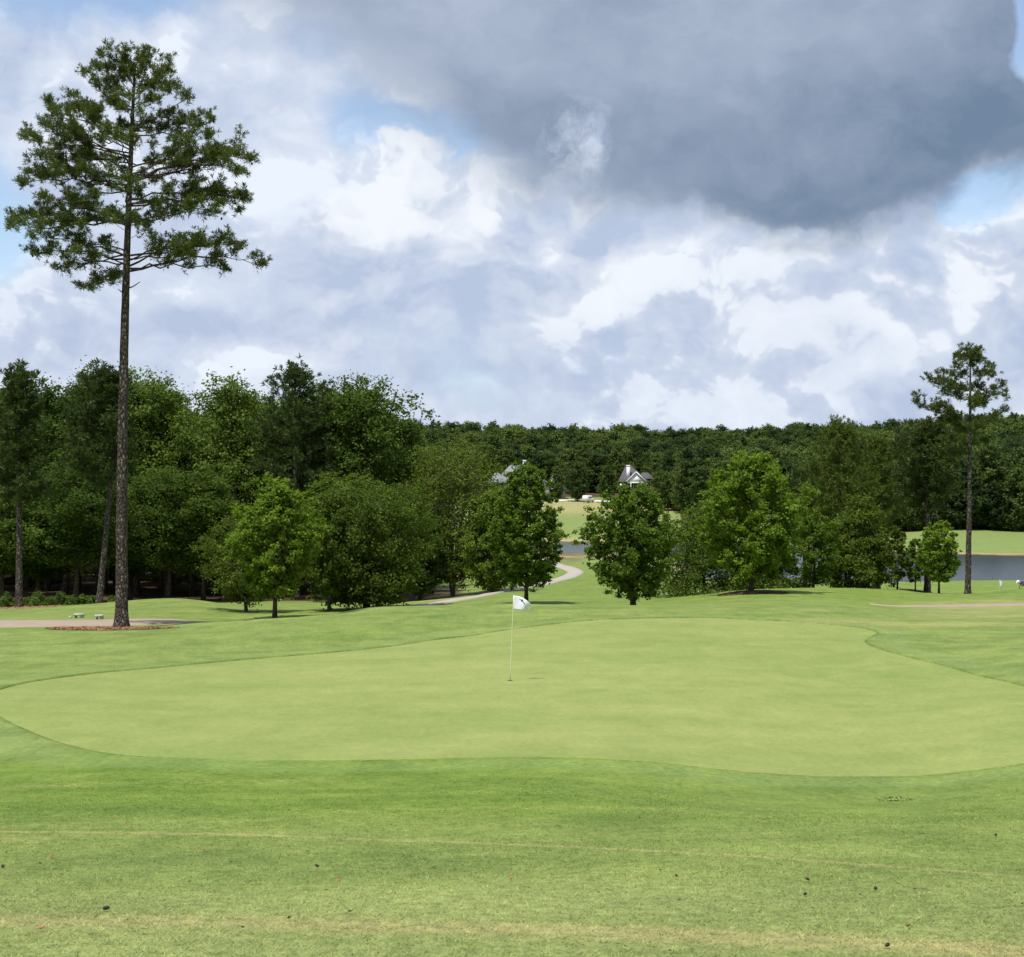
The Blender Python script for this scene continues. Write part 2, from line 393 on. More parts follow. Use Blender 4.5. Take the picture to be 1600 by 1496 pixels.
def grass_nodes(t, blade=False):
    """Colour of the turf from where it grows: putting green, collar, rough, worn streaks, litter, shore."""
    p = pos(t)
    s = t.nodes.new('ShaderNodeSeparateXYZ'); t.links.new(p, s.inputs[0])
    x, y, z = (E(t, s.outputs[i]) for i in range(3))
    flat = vec(t, x, y, 0.0)
    streak = vec(t, x * 0.24 + y * 0.03, y * 0.62 - x * 0.10, 0.0)
    n_big = noise(t, flat, 0.045, 4, 0.55)
    n_mid = noise(t, flat, 0.28, 5, 0.6)
    n_str = noise(t, streak, 0.8, 5, 0.62, 0.9)
    n_str2 = noise(t, vec(t, x * 0.07 + y * 0.02, y * 0.30 - x * 0.035, 3.0), 1.0, 5, 0.6, 0.7)
    n_q = noise(t, vec(t, x, y * 0.55, 5.0), 1.5, 6, 0.72)
    n_fin = noise(t, flat, 9.0, 6, 0.68)
    n_tin = noise(t, flat, 55.0, 4, 0.7)
    gd = attr(t, 'green_sd'); wild = attr(t, 'wild'); litter = attr(t, 'litter'); seam = attr(t, 'seam'); seam2 = attr(t, 'seam2')
    lush_shade = attr(t, 'lush_shade'); dry = attr(t, 'dry')
    far = y.ss(130, 260)
    # rough, with lusher turf and painted slope shade mixed in
    f1 = ((n_str - 0.5) * 1.6 + (n_mid - 0.5) * 0.6 + (n_q - 0.5) * 1.4 + (n_fin - 0.5) * 1.2 + 0.5).cl()
    c_rough = mixc(t, f1, (0.100, 0.156, 0.030), (0.212, 0.260, 0.066))
    c_lush_shade = mixc(t, f1, (0.078, 0.142, 0.016), (0.172, 0.238, 0.038))  # darker mix: lusher grass plus slope shade put into the colour
    c_rough = mixc(t, (lush_shade + (n_mid - 0.5) * 0.8).cl(), c_rough, c_lush_shade)
    # duller foreground
    near = 1.0 - (y + (n_str2 - 0.5) * 6.0).ss(6.5, 13.0)
    f2 = ((n_str - 0.5) * 1.2 + (n_fin - 0.5) * 1.5 + (n_tin - 0.5) * 0.9 + 0.5).cl()
    c_near = mixc(t, f2, (0.132, 0.180, 0.046), (0.295, 0.322, 0.118))
    c = mixc(t, near * 0.85, c_rough, c_near)
    # tan worn streaks
    tan = (n_str2 * 0.55 + n_str * 0.30 + n_fin * 0.34 - 0.665).ss(0.0, 0.12) * 0.40
    line = (1.0 - (seam + (n_mid - 0.5) * 0.3).ab().ss(0.02, 0.14)) * (n_fin * 1.8 - 0.35).cl() * 0.8
    line2 = (1.0 - (seam2 + (n_mid - 0.5) * 0.5).ab().ss(0.05, 0.38)) * (n_fin * 2.2 - 0.40).cl() * (n_tin * 1.6 - 0.05).cl() * (n_str2 * 3.0 - 0.6).cl()
    dr = (dry * (n_str * 1.2 + n_mid * 0.9 - 0.35)).cl()
    tan = tan.mx(line).mx(line2).mx(dr)
    c = mixc(t, tan, c, (0.36, 0.30, 0.135))
    # collar of the green
    collar = (1.0 - (gd + 0.75 + (n_mid - 0.5) * 1.3).ab().ss(0.25, 0.8)) * 0.32
    c = mixc(t, collar, c, mixc(t, n_fin, (0.120, 0.195, 0.062), (0.215, 0.280, 0.095)))
    # putting green
    f3 = ((n_str2 - 0.5) * 0.9 + (n_str - 0.5) * 0.5 + (n_mid - 0.5) * 0.8 + (n_q - 0.5) * 1.0 + (n_fin - 0.5) * 1.0 + (n_big - 0.5) * 1.5 + 0.5).cl()
    c_green = mixc(t, f3, (0.152, 0.210, 0.045), (0.250, 0.278, 0.088))
    gd = gd + (n_fin - 0.5) * 0.16
    c = mixc(t, gd.ss(-0.02, 0.02), c, c_green)
    # second green and far fairways: smoother, paler
    c = mixc(t, far * 0.75, c, mixc(t, (n_str2 * 0.6 + n_mid * 0.6 - 0.1).cl(), (0.125, 0.185, 0.050), (0.215, 0.255, 0.085)))
    c = mixc(t, dr * far, c, (0.33, 0.28, 0.13))
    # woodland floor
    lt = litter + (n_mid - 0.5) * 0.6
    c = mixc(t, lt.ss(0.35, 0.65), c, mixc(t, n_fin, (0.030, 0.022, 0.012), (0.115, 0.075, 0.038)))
    # bare soil at the water's edge
    sh = (z - LAKE_Z) + (n_mid - 0.5) * 0.5
    soil = (1.0 - sh.ss(0.12, 0.36)) * y.ss(240, 262)
    c = mixc(t, soil, c, mixc(t, n_mid, (0.26, 0.155, 0.07), (0.46, 0.34, 0.17)))
    c = mixc(t, (1.0 - (sh + 0.0).ss(0.0, 0.22)) * y.ss(120, 150), c, (0.12, 0.09, 0.04))
    # fine light and dark of single blades
    g = ((n_q - 0.5) * 0.5 + (n_fin - 0.5) * 0.8 + (n_tin - 0.5) * 0.85 + 1.0)
    g = 1.0 + (g - 1.0) * (1.0 - gd.ss(-0.02, 0.02) * 0.50)
    hs = t.nodes.new('ShaderNodeHueSaturation'); t.links.new(c, hs.inputs['Color']); t.links.new(g.k, hs.inputs['Value'])
    return hs.outputs[0], n_fin, n_tin, gd


def turf_material():
    m, t, b = new_mat('turf')
    c, nf, nt, gd = grass_nodes(t)
    t.links.new(c, b.inputs['Base Color'])
    b.inputs['Roughness'].default_value = 0.85; b.inputs['Specular IOR Level'].default_value = 0.15
    bump(t, b, (nf * 1.0 + nt * 0.7) * (1.0 - gd.ss(-0.02, 0.02) * 0.85), 0.55, 0.035)
    return m


def blade_material():
    m, t, b = new_mat('grass_blade')
    c, nf, nt, gd = grass_nodes(t)
    v = attr(t, 'tint')
    hs = t.nodes.new('ShaderNodeHueSaturation'); t.links.new(c, hs.inputs['Color'])
    t.links.new((v * 0.70 + 1.15).k, hs.inputs['Value'])
    c2 = mixc(t, (v - 0.86).ss(0.0, 0.08) * 0.7, hs.outputs[0], (0.36, 0.31, 0.15))
    t.links.new(c2, b.inputs['Base Color'])
    b.inputs['Roughness'].default_value = 0.6; b.inputs['Specular IOR Level'].default_value = 0.25
    tr = t.nodes.new('ShaderNodeBsdfTranslucent'); t.links.new(c2, tr.inputs[0])
    mx = t.nodes.new('ShaderNodeMixShader'); mx.inputs[0].default_value = 0.35
    t.links.new(b.outputs[0], mx.inputs[1]); t.links.new(tr.outputs[0], mx.inputs[2])
    t.links.new(mx.outputs[0], t.nodes['Material Output'].inputs[0])
    return m


def leaf_material(name, dark, light, trans=0.35, rough=0.62, spec=0.12, hue_obj=0.25):
    m, t, b = new_mat(name)
    v = attr(t, 'tint'); r = obrand(t)
    f = (v * 0.85 + (r - 0.5) * hue_obj + 0.05).cl()
    c = mixc(t, f, dark, light)
    t.links.new(c, b.inputs['Base Color'])
    b.inputs['Roughness'].default_value = rough; b.inputs['Specular IOR Level'].default_value = spec
    tr = t.nodes.new('ShaderNodeBsdfTranslucent')
    ct = mixc(t, 0.5, c, (light[0] * 1.5, light[1] * 1.5, light[2] * 0.6))
    t.links.new(ct, tr.inputs[0])
    mx = t.nodes.new('ShaderNodeMixShader'); mx.inputs[0].default_value = trans
    t.links.new(b.outputs[0], mx.inputs[1]); t.links.new(tr.outputs[0], mx.inputs[2])
    t.links.new(mx.outputs[0], t.nodes['Material Output'].inputs[0])
    return m


def bark_material(name, dark, light, scale=14.0, fleck=None, stretch=0.45):
    m, t, b = new_mat(name)
    tcn = t.nodes.new('ShaderNodeTexCoord'); s = t.nodes.new('ShaderNodeSeparateXYZ'); t.links.new(tcn.outputs['Object'], s.inputs[0])
    x, y, z = (E(t, s.outputs[i]) for i in range(3))
    v = vec(t, x, y, z * stretch)
    vo = t.nodes.new('ShaderNodeTexVoronoi'); vo.inputs['Scale'].default_value = scale; vo.feature = 'F1'
    t.links.new(v, vo.inputs['Vector'])
    dist = E(t, vo.outputs['Distance'])
    sc = t.nodes.new('ShaderNodeSeparateColor'); t.links.new(vo.outputs['Color'], sc.inputs[0])
    cell = E(t, sc.outputs[0])
    n = noise(t, v, scale * 1.7, 6, 0.65)
    plate = (1.0 - dist.ss(0.25, 0.75))
    f = (plate * 0.55 + (n - 0.5) * 1.2 + cell * 0.30).cl()
    c = mixc(t, f, dark, light)
    if fleck: c = mixc(t, ((cell - 0.80).ss(0.0, 0.05) * plate * (n * 2.0 - 0.5).cl()), c, fleck)
    t.links.new(c, b.inputs['Base Color'])
    b.inputs['Roughness'].default_value = 0.9; b.inputs['Specular IOR Level'].default_value = 0.15
    bump(t, b, plate + n * 0.6, 0.9, 0.05)
    return m


M = {}
M['turf'] = turf_material()
M['blade'] = blade_material()
M['maple_bright'] = leaf_material('maple_leaf', (0.042, 0.090, 0.009), (0.215, 0.315, 0.030), 0.42)
M['maple_dark'] = leaf_material('dark_maple_leaf', (0.030, 0.066, 0.008), (0.145, 0.225, 0.022), 0.38)
M['oak'] = leaf_material('oak_leaf', (0.026, 0.054, 0.007), (0.135, 0.190, 0.022), 0.36)
M['olive'] = leaf_material('olive_leaf', (0.042, 0.070, 0.010), (0.150, 0.195, 0.028), 0.36)
M['yellow'] = leaf_material('yellow_green_leaf', (0.075, 0.130, 0.014), (0.165, 0.230, 0.028), 0.4)
M['wood'] = leaf_material('woodland_leaf', (0.024, 0.054, 0.008), (0.125, 0.185, 0.024), 0.32, hue_obj=0.6)
M['far'] = leaf_material('far_leaf', (0.014, 0.034, 0.012), (0.120, 0.170, 0.034), 0.27, hue_obj=1.2)
M['needle'] = leaf_material('pine_needle', (0.036, 0.060, 0.015), (0.125, 0.162, 0.036), 0.28, 0.5)
M['needle_dark'] = leaf_material('dark_pine_needle', (0.028, 0.052, 0.014), (0.078, 0.110, 0.026), 0.22, 0.45)
M['needle_light'] = leaf_material('light_pine_needle', (0.045, 0.075, 0.014), (0.120, 0.158, 0.028), 0.3, 0.45)
M['fern'] = leaf_material('undergrowth_leaf', (0.035, 0.075, 0.010), (0.095, 0.155, 0.022), 0.3)
M['pine_bark'] = bark_material('pine_bark', (0.022, 0.017, 0.014), (0.135, 0.110, 0.090), 17.0, (0.40, 0.38, 0.33))
M['bark'] = bark_material('bark', (0.030, 0.024, 0.018), (0.115, 0.090, 0.068), 10.0)
M['pale_bark'] = bark_material('pale_bark', (0.12, 0.10, 0.08), (0.34, 0.30, 0.25), 8.0)
M['cone'] = plain('pine_cone_scale', (0.035, 0.022, 0.014), 0.8, 0.3, 30)

# ------------------------------------------------------------------ the ground sheet
def poly_hits(pts): return np.array([hit(*p)[:2] for p in pts])


GREEN_PX = [(-22, 1092), (-14, 1112), (30, 1138), (100, 1165), (200, 1184), (350, 1191), (500, 1192), (650, 1190), (800, 1187), (900, 1188), (1000, 1193),
            (1100, 1203), (1200, 1212), (1300, 1217), (1400, 1217), (1500, 1210), (1600, 1197), (1700, 1176), (1770, 1150), (1790, 1120), (1740, 1099),
            (1600, 1073), (1500, 1048), (1420, 1028), (1372, 1014), (1352, 1004), (1362, 996), (1371, 990), (1350, 983), (1300, 977), (1200, 970), (1100, 966), (1000, 967),
            (900, 972), (800, 984), (700, 998), (600, 1012), (500, 1022), (400, 1030), (250, 1044), (130, 1055), (50, 1066), (-5, 1080)]


def smooth_loop(P, n=6, closed=True):
    """Catmull-Rom through the points."""
    P = np.asarray(P, float); k = len(P); out = []
    for i in range(k if closed else k - 1):
        if closed: p0, p1, p2, p3 = P[i-1], P[i], P[(i+1) % k], P[(i+2) % k]
        else: p0, p1, p2, p3 = P[max(i-1, 0)], P[i], P[i+1], P[min(i+2, k-1)]
        for s in np.linspace(0, 1, n, endpoint=False):
            out.append(0.5*((2*p1) + (-p0+p2)*s + (2*p0-5*p1+4*p2-p3)*s*s + (-p0+3*p1-3*p2+p3)*s**3))
    if not closed: out.append(P[-1])
    return np.array(out)


GREEN = smooth_loop(poly_hits(GREEN_PX), 5)
SEAM = smooth_loop(poly_hits([(-300, 1296), (0, 1300), (300, 1303), (500, 1309), (800, 1320), (1100, 1334), (1300, 1348), (1600, 1371), (1900, 1400)]), 4, False)
SEAM2 = smooth_loop(poly_hits([(-300, 1436), (0, 1440), (300, 1444), (700, 1449), (1000, 1461), (1300, 1472), (1600, 1488), (1900, 1505)]), 4, False)


def seg_dist(P, A, B):
    d = B - A; L = (d * d).sum(1) + 1e-12
    best = np.full(len(P), 1e9)
    for a, dd, l in zip(A, d, L):
        s = np.clip(((P - a) @ dd) / l, 0, 1)
        q = a + s[:, None] * dd - P
        best = np.minimum(best, (q * q).sum(1))
    return np.sqrt(best)


def inside(P, poly):
    r = np.zeros(len(P), bool); n = len(poly)
    for i in range(n):
        a, b = poly[i-1], poly[i]
        c = ((a[1] > P[:, 1]) != (b[1] > P[:, 1]))
        with np.errstate(divide='ignore', invalid='ignore'):
            xx = (b[0]-a[0]) * (P[:, 1]-a[1]) / (b[1]-a[1] + 1e-12) + a[0]
        r ^= c & (P[:, 0] < xx)
    return r


def sst(x, a, b):
    s = np.clip((x - a) / (b - a), 0, 1); return s * s * (3 - 2 * s)


def turf_attrs(x, y):
    P = np.stack([x, y], 1)
    gsd = np.full(len(P), -40.0)
    near = (y > 15) & (y < 75) & (np.abs(x) < 60)
    if near.any():
        d = seg_dist(P[near], GREEN, np.roll(GREEN, -1, 0)); ins = inside(P[near], GREEN)
        gsd[near] = np.where(ins, d, -d)
    def line(S):
        yy = np.interp(x, S[:, 0], S[:, 1]); return np.clip(y - yy, -9, 9)
    u = x / np.maximum(y, 3)
    pxs = u * F + 800
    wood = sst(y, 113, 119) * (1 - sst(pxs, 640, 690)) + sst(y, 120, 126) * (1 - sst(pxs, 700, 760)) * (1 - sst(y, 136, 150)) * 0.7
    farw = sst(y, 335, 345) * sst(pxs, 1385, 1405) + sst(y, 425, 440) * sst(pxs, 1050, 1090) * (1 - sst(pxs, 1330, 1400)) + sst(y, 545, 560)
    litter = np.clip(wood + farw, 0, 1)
    lush_shade = np.clip(sst(y, 13, 17) * (1 - sst(y, 23, 27)) * (1 - 0.6 * sst(pxs, 700, 1300)) + 0.5 * sst(y, 66, 90) * sst(pxs, 650, 900), 0, 1)  # lusher band before the green, doubling as painted shade on its front slope
    dry = sst(y, 452, 462) * (1 - sst(y, 505, 512)) * 0.9 * sst(pxs, 700, 800) * (1 - sst(pxs, 1090, 1150)) + sst(y, 374, 378) * (1 - sst(y, 384, 390)) * sst(pxs, 760, 900)
    dry = dry + 0.35 * sst(y, 62, 66) * (1 - sst(y, 82, 90)) * sst(pxs, 1380, 1480) + 0.8 * sst(y, 96, 104) * (1 - sst(y, 122, 135)) * (1 - sst(pxs, 715, 760)) * sst(pxs, 600, 660)
    dry = dry + 0.45 * sst(y, 58, 59.5) * (1 - sst(y, 60, 62)) * sst(pxs, 1180, 1250)
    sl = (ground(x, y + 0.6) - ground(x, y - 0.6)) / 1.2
    lush_shade = np.clip(lush_shade + 0.8 * sst(sl, 0.01, 0.09) * (y > 40) * (y < 110), 0, 1)  # slopes rising away are coloured darker to paint in the mounds' shading
    return {'green_sd': gsd, 'seam': line(SEAM), 'seam2': line(SEAM2), 'wild': np.zeros(len(P)), 'litter': litter, 'lush_shade': lush_shade, 'dry': np.clip(dry, 0, 1)}


def graded(inner_lo, inner_hi, step, lo, hi, g=1.12):
    a = list(np.arange(inner_lo, inner_hi + 1e-6, step)); s = step
    while a[-1] < hi: s *= g; a.append(a[-1] + s)
    s = step; b = []
    q = inner_lo
    while q > lo: s *= g; q -= s; b.append(q)
    return np.array(b[::-1] + a)


GX = graded(-46, 46, 0.50, -1300, 1300, 1.10)
GY = graded(5, 112, 0.45, -250, 1450, 1.045)
XX, YY = np.meshgrid(GX, GY)
gx, gy = XX.ravel(), YY.ravel()
nx, ny = len(GX), len(GY)
idx = np.arange(nx * ny).reshape(ny, nx)
quads = np.stack([idx[:-1, :-1], idx[:-1, 1:], idx[1:, 1:], idx[1:, :-1]], -1).reshape(-1, 4)
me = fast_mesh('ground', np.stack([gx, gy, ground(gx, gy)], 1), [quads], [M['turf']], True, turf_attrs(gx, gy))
ground_ob = tag(link(bpy.data.objects.new('ground', me)), 'rolling mown grass of the golf course', None, kind='structure')

# lip of taller grass round the putting green
g0 = np.vstack([GREEN, GREEN[:1]])
dd = np.gradient(g0, axis=0); dd /= np.linalg.norm(dd, axis=1)[:, None]
out = np.stack([dd[:, 1], -dd[:, 0]], 1)
if ((g0[0] + out[0] * 0.5)[None] is not None) and inside((g0[0] + out[0] * 0.5)[None], GREEN)[0]: out = -out
rows = []
for w, h in ((-0.02, -0.03), (0.0, 0.030), (0.10, 0.038), (0.45, 0.022), (1.0, -0.03)):
    q = g0 + out * w
    rows.append(np.stack([q[:, 0], q[:, 1], ground(q[:, 0], q[:, 1]) + h], 1))
rows = np.array(rows); k, n_ = rows.shape[:2]
ii = np.arange(k * n_).reshape(k, n_)
lipq = np.stack([ii[:-1, :-1], ii[1:, :-1], ii[1:, 1:], ii[:-1, 1:]], -1).reshape(-1, 4)
lv = rows.reshape(-1, 3)
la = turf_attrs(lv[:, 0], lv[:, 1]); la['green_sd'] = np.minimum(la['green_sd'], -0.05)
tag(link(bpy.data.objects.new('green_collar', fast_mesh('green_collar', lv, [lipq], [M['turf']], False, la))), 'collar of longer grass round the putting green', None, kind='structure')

# lake
def water_material():
    m, t, b = new_mat('lake_water')
    b.inputs['Base Color'].default_value = (0.030, 0.040, 0.045, 1)
    b.inputs['Roughness'].default_value = 0.22
    b.inputs['IOR'].default_value = 1.33
    s = t.nodes.new('ShaderNodeSeparateXYZ'); t.links.new(pos(t), s.inputs[0])
    x, y = E(t, s.outputs[0]), E(t, s.outputs[1])
    n = noise(t, vec(t, x, y * 0.7, 0.0), 1.3, 4, 0.6)
    bump(t, b, n, 0.6, 0.12)
    return m
M['water'] = water_material()
mb = MB(); lx = np.linspace(-60, 420, 25); ly = np.linspace(150, 400, 21)
LX, LY = np.meshgrid(lx, ly); li = np.arange(LX.size).reshape(LX.shape)
mb.add(np.stack([LX.ravel(), LY.ravel(), np.full(LX.size, LAKE_Z)], 1), np.stack([li[:-1, :-1], li[:-1, 1:], li[1:, 1:], li[1:, :-1]], -1).reshape(-1, 4))
tag(mb.build('lake_water', M['water']), 'grey blue lake below the far fairway', None, kind='structure')


# paths
def path_material(name, a, b_, sc=1.2):
    m, t, b = new_mat(name)
    p = pos(t)
    n1 = noise(t, p, sc, 5, 0.6); n2 = noise(t, p, sc * 25, 4, 0.7)
    c = mixc(t, (n1 * 0.8 + (n2 - 0.5) * 0.9 + 0.1).cl(), a, b_)
    t.links.new(c, b.inputs['Base Color']); b.inputs['Roughness'].default_value = 0.9
    bump(t, b, n2, 0.4, 0.01)
    return m
M['path'] = path_material('worn_concrete', (0.20, 0.15, 0.10), (0.36, 0.285, 0.205))
M['path_pale'] = path_material('pale_concrete', (0.22, 0.19, 0.15), (0.46, 0.42, 0.35))
M['drive'] = path_material('driveway_concrete', (0.55, 0.54, 0.52), (0.72, 0.71, 0.69))


def ribbon(name, pts, width, mat, label, lift_=0.05, n=8):
    P = smooth_loop(np.asarray(pts, float), n, False)
    d = np.gradient(P, axis=0); d /= np.linalg.norm(d, axis=1)[:, None]
    o = np.stack([-d[:, 1], d[:, 0]], 1)
    if np.isscalar(width): width = np.full(len(P), width)
    else: width = np.interp(np.linspace(0, 1, len(P)), np.linspace(0, 1, len(width)), width)
    R = []
    for s, h in ((-0.53, -0.12), (-0.5, 0.0), (-0.17, 0.012), (0.17, 0.012), (0.5, 0.0), (0.53, -0.12)):
        q = P + o * (width * s)[:, None]
        R.append(np.stack([q[:, 0], q[:, 1], ground(q[:, 0], q[:, 1]) + lift_ + h], 1))
    R = np.array(R); k, n_ = R.shape[:2]; ii = np.arange(k * n_).reshape(k, n_)
    mb = MB(); mb.add(R.reshape(-1, 3), np.stack([ii[:-1, :-1], ii[:-1, 1:], ii[1:, 1:], ii[1:, :-1]], -1).reshape(-1, 4))
    return tag(mb.build(name, mat, smooth=False), label, None, kind='structure')


ribbon('cart_path', [at(-700, 62)[:2], at(-250, 63)[:2], at(0, 63.5)[:2], at(130, 64)[:2], at(250, 66)[:2], at(360, 70)[:2], at(450, 74)[:2], at(560, 77)[:2]], 5.0, M['path'], 'pinkish cart path behind the tall lone pine')
wp = [at(560, 84)[:2], at(640, 88)[:2]] + [hit(*p)[:2] for p in ((715, 938), (745, 933), (775, 926), (820, 918), (860, 909), (890, 901), (899, 894), (885, 887), (870, 884))] + [at(845, 235)[:2], at(800, 255)[:2]]
ribbon('winding_cart_path', wp, [1.4, 1.4, 1.4, 1.5, 1.6, 1.7, 1.9, 2.3, 2.8], M['path_pale'], 'pale cart path winding down to the lake')
ribbon('cart_path', [at(1360, 80)[:2], at(1395, 79.5)[:2], at(1450, 79.5)[:2], at(1530, 80)[:2], at(1600, 80)[:2], at(1800, 79)[:2], at(2200, 76)[:2]], [0.3, 0.9, 1.5, 1.8, 1.8, 1.8, 1.8], M['path'], 'pinkish cart path crossing behind the far mound', n=6)
ribbon('driveway', [at(800, 520)[:2], at(870, 520)[:2], at(900, 522)[:2], at(925, 520)[:2], at(945, 516)[:2], at(975, 522)[:2]], 7.0, M['drive'], 'pale driveway between the two far houses', lift_=0.12)

# ------------------------------------------------------------------ tree makers
def nrm(v):
    return v / (np.linalg.norm(v, axis=-1, keepdims=True) + 1e-9)


def bez(a, b, c, n):
    t = np.linspace(0, 1, n)[:, None]
    return (1-t)**2 * a + 2*t*(1-t) * b + t*t * c


def leaves_mesh(name, C, N, S, T, mat, aspect=0.8):
    """A kite-shaped folded leaf at each centre C facing N with size S and tint T."""
    n = len(C); rng = np.random.default_rng(n)
    r = nrm(rng.normal(size=(n, 3)))
    a = nrm(np.cross(N, r)); b = np.cross(N, a)
    h = S[:, None] * 0.5
    v = np.stack([C - a*h, C + b*h*aspect - N*h*0.25, C + a*h*1.1 - N*h*0.35, C - b*h*aspect - N*h*0.25], 1).reshape(-1, 3)
    q = np.arange(4 * n).reshape(n, 4)
    return fast_mesh(name, v, [q], [mat], False, {'tint': np.repeat(T, 4)})


def env(shape, t):
    t = np.clip(t, 0, 1)
    if shape == 'oval': return np.sin(np.pi * np.clip(t * 0.93 + 0.05, 0, 1)) ** 0.62
    if shape == 'maple': return np.where(t < 0.36, (np.clip(t, 0, 1) / 0.36 * 0.75 + 0.25) ** 0.6, np.clip(1 - ((t - 0.36) / 0.66) ** 2.0, 0, 1) ** 0.72)
    if shape == 'round': return np.sqrt(np.clip(1 - (2 * t * 0.97 + 0.03 - 1) ** 2, 0, 1)) ** 0.85
    if shape == 'cone': return np.clip((1 - t) ** 0.72 * (0.35 + 0.65 * np.clip(t / 0.1, 0, 1)), 0, 1) + 0.04
    if shape == 'wood': return np.clip(1 - ((t - 0.45) / 0.58) ** 2, 0.05, 1) ** 0.55
    return np.ones_like(t)


def broadleaf(seed, H, R, h0, shape='maple', nl=44, ntw=6, nleaf=62, leaf=0.11, tr=0.09, rise=0.55, rc=0.15, mat=None, bark=None, stems=1, droop=0.0, lobes=0.16, flat=0.75, trunk_top=0.86, scat=0.15):
    rng = np.random.default_rng(seed)
    tb = MB()
    zt = H * trunk_top
    bend = rng.normal(size=2) * 0.02 * H
    def trunk_at(z):
        s = np.clip(z / H, 0, 1)
        return np.array([bend[0] * math.sin(s * 3.0), bend[1] * math.sin(s * 2.3), z])
    zs = np.linspace(-0.25, zt, 9)
    pts = np.array([trunk_at(max(z, 0)) * [1, 1, 0] + [0, 0, z] for z in zs])
    rad = tr * (1 - np.clip(zs / H, 0, 1)) ** 0.8; rad[0] *= 1.5; rad[1] *= 1.12
    if stems == 1:
        tb.tube(pts, rad, 8)
    else:
        for k in range(stems):
            a = 2 * math.pi * k / stems + rng.uniform(0, 1)
            sp = np.array([math.cos(a), math.sin(a) * 0.6, 0])[None] * (np.clip(zs, 0, None)[:, None] / H) * R * 0.7
            tb.tube(pts + sp, rad * 0.62, 7)
    cc, cr, co = [], [], []
    ph = rng.uniform(0, 6.28, 4)
    tt = np.linspace(0.02, 0.985, nl) + rng.uniform(-0.5, 0.5, nl) / nl
    ang = 0.0
    for i, t in enumerate(np.clip(tt, 0.0, 0.99)):
        ang += 2.39996 + rng.normal() * 0.35
        rr = R * float(env(shape, np.array(t))) * (1 + lobes * math.sin(2 * ang + ph[0] + 4 * t) + lobes * 0.8 * math.sin(3 * ang + ph[1] - 9 * t)) * rng.uniform(0.80, 1.06)
        ze = h0 + t * (H - h0)
        o = np.array([math.cos(ang), math.sin(ang), 0.0])
        zs0 = np.clip(ze - rise * rr - 0.1 * H * rng.uniform(0, 1), h0 * 0.75, zt * 0.97)
        A = trunk_at(zs0); Bq = np.array([o[0] * rr, o[1] * rr, ze]) + A * [1, 1, 0] * 0.5
        Bq[2] -= droop * rr * (1 - t)
        Md = (A + Bq) / 2 + np.array([0, 0, (0.12 - droop * 0.1) * rr]) + o * 0.12 * rr
        P = bez(A, Md, Bq, 6)
        r0 = tr * 0.42 * (1 - zs0 / H) ** 0.6
        tb.tube(P, np.linspace(r0, r0 * 0.18, 6), 5, cap=False)
        m = max(3, int(ntw * (0.55 + 0.6 * rr / R)))
        for s in np.concatenate([[1.0], rng.uniform(0.38, 1.0, m - 1)]):
            k = s * 5; k0 = min(int(k), 4); q = P[k0] + (P[k0+1] - P[k0]) * (k - k0)
            off = rng.normal(size=3) * R * scat * np.array([1, 1, 0.7]); 
            e = q + off
            if s < 1.0 and rng.random() < 0.5: tb.tube(np.array([q, q + off * 0.6 + [0, 0, 0.02 * R], e]), np.array([r0*0.28, r0*0.2, r0*0.1]), 4, cap=False)
            cc.append(e); cr.append(R * rc * rng.uniform(0.7, 1.3)); co.append(o)
    cc = np.array(cc); cr = np.array(cr)
    n = len(cc)
    k = np.maximum(8, (nleaf * (cr / (R * rc)) ** 2 * rng.uniform(0.6, 1.3, n)).astype(int))
    ci = np.repeat(np.arange(n), k)
    dirs = nrm(rng.normal(size=(len(ci), 3)))
    rad_ = cr[ci] * np.clip(np.abs(rng.normal(size=len(ci))) * 0.62 + 0.28, 0, 2.1)
    C = cc[ci] + dirs * rad_[:, None] * np.array([1, 1, flat])
    ax = np.stack([np.zeros(len(C)), np.zeros(len(C)), np.clip(C[:, 2], h0, H * 0.7)], 1)
    outw = nrm(C - ax)
    N = nrm(0.45 * outw + 0.45 * dirs + np.array([0, 0, 0.55]) + 0.75 * rng.normal(size=C.shape))
    S = leaf * rng.uniform(0.65, 1.35, len(C))
    ct = rng.uniform(0, 1, n)
    T = np.clip(0.35 * ct[ci] + 0.65 * rng.uniform(0, 1, len(C)) ** 1.4, 0, 1)
    return tb, (C, N, S, T), mat, bark


def finish_tree(name, loc, label, cat, group, parts, crown_name='crown', rz=0.0):
    tb, (C, N, S, T), mat, bark = parts
    e = empty(name, loc, label, cat, group, rz)
    o = tb.build('trunk', bark, e, smooth=True)
    cm = leaves_mesh(crown_name, C, N, S, T, mat)
    link(bpy.data.objects.new(crown_name, cm), e)
    return e


def copy_tree(src, loc, label, group, rz, sc=(1, 1, 1), name=None):
    e = src.copy(); e.name = name or src.name.split('.')[0]; COL.objects.link(e)
    e.location = loc; e.rotation_euler = (0, 0, rz); e.scale = sc
    e['label'] = label
    if group: e['group'] = group
    for ch in list(src.children):
        c = ch.copy(); COL.objects.link(c); c.parent = e
    return e


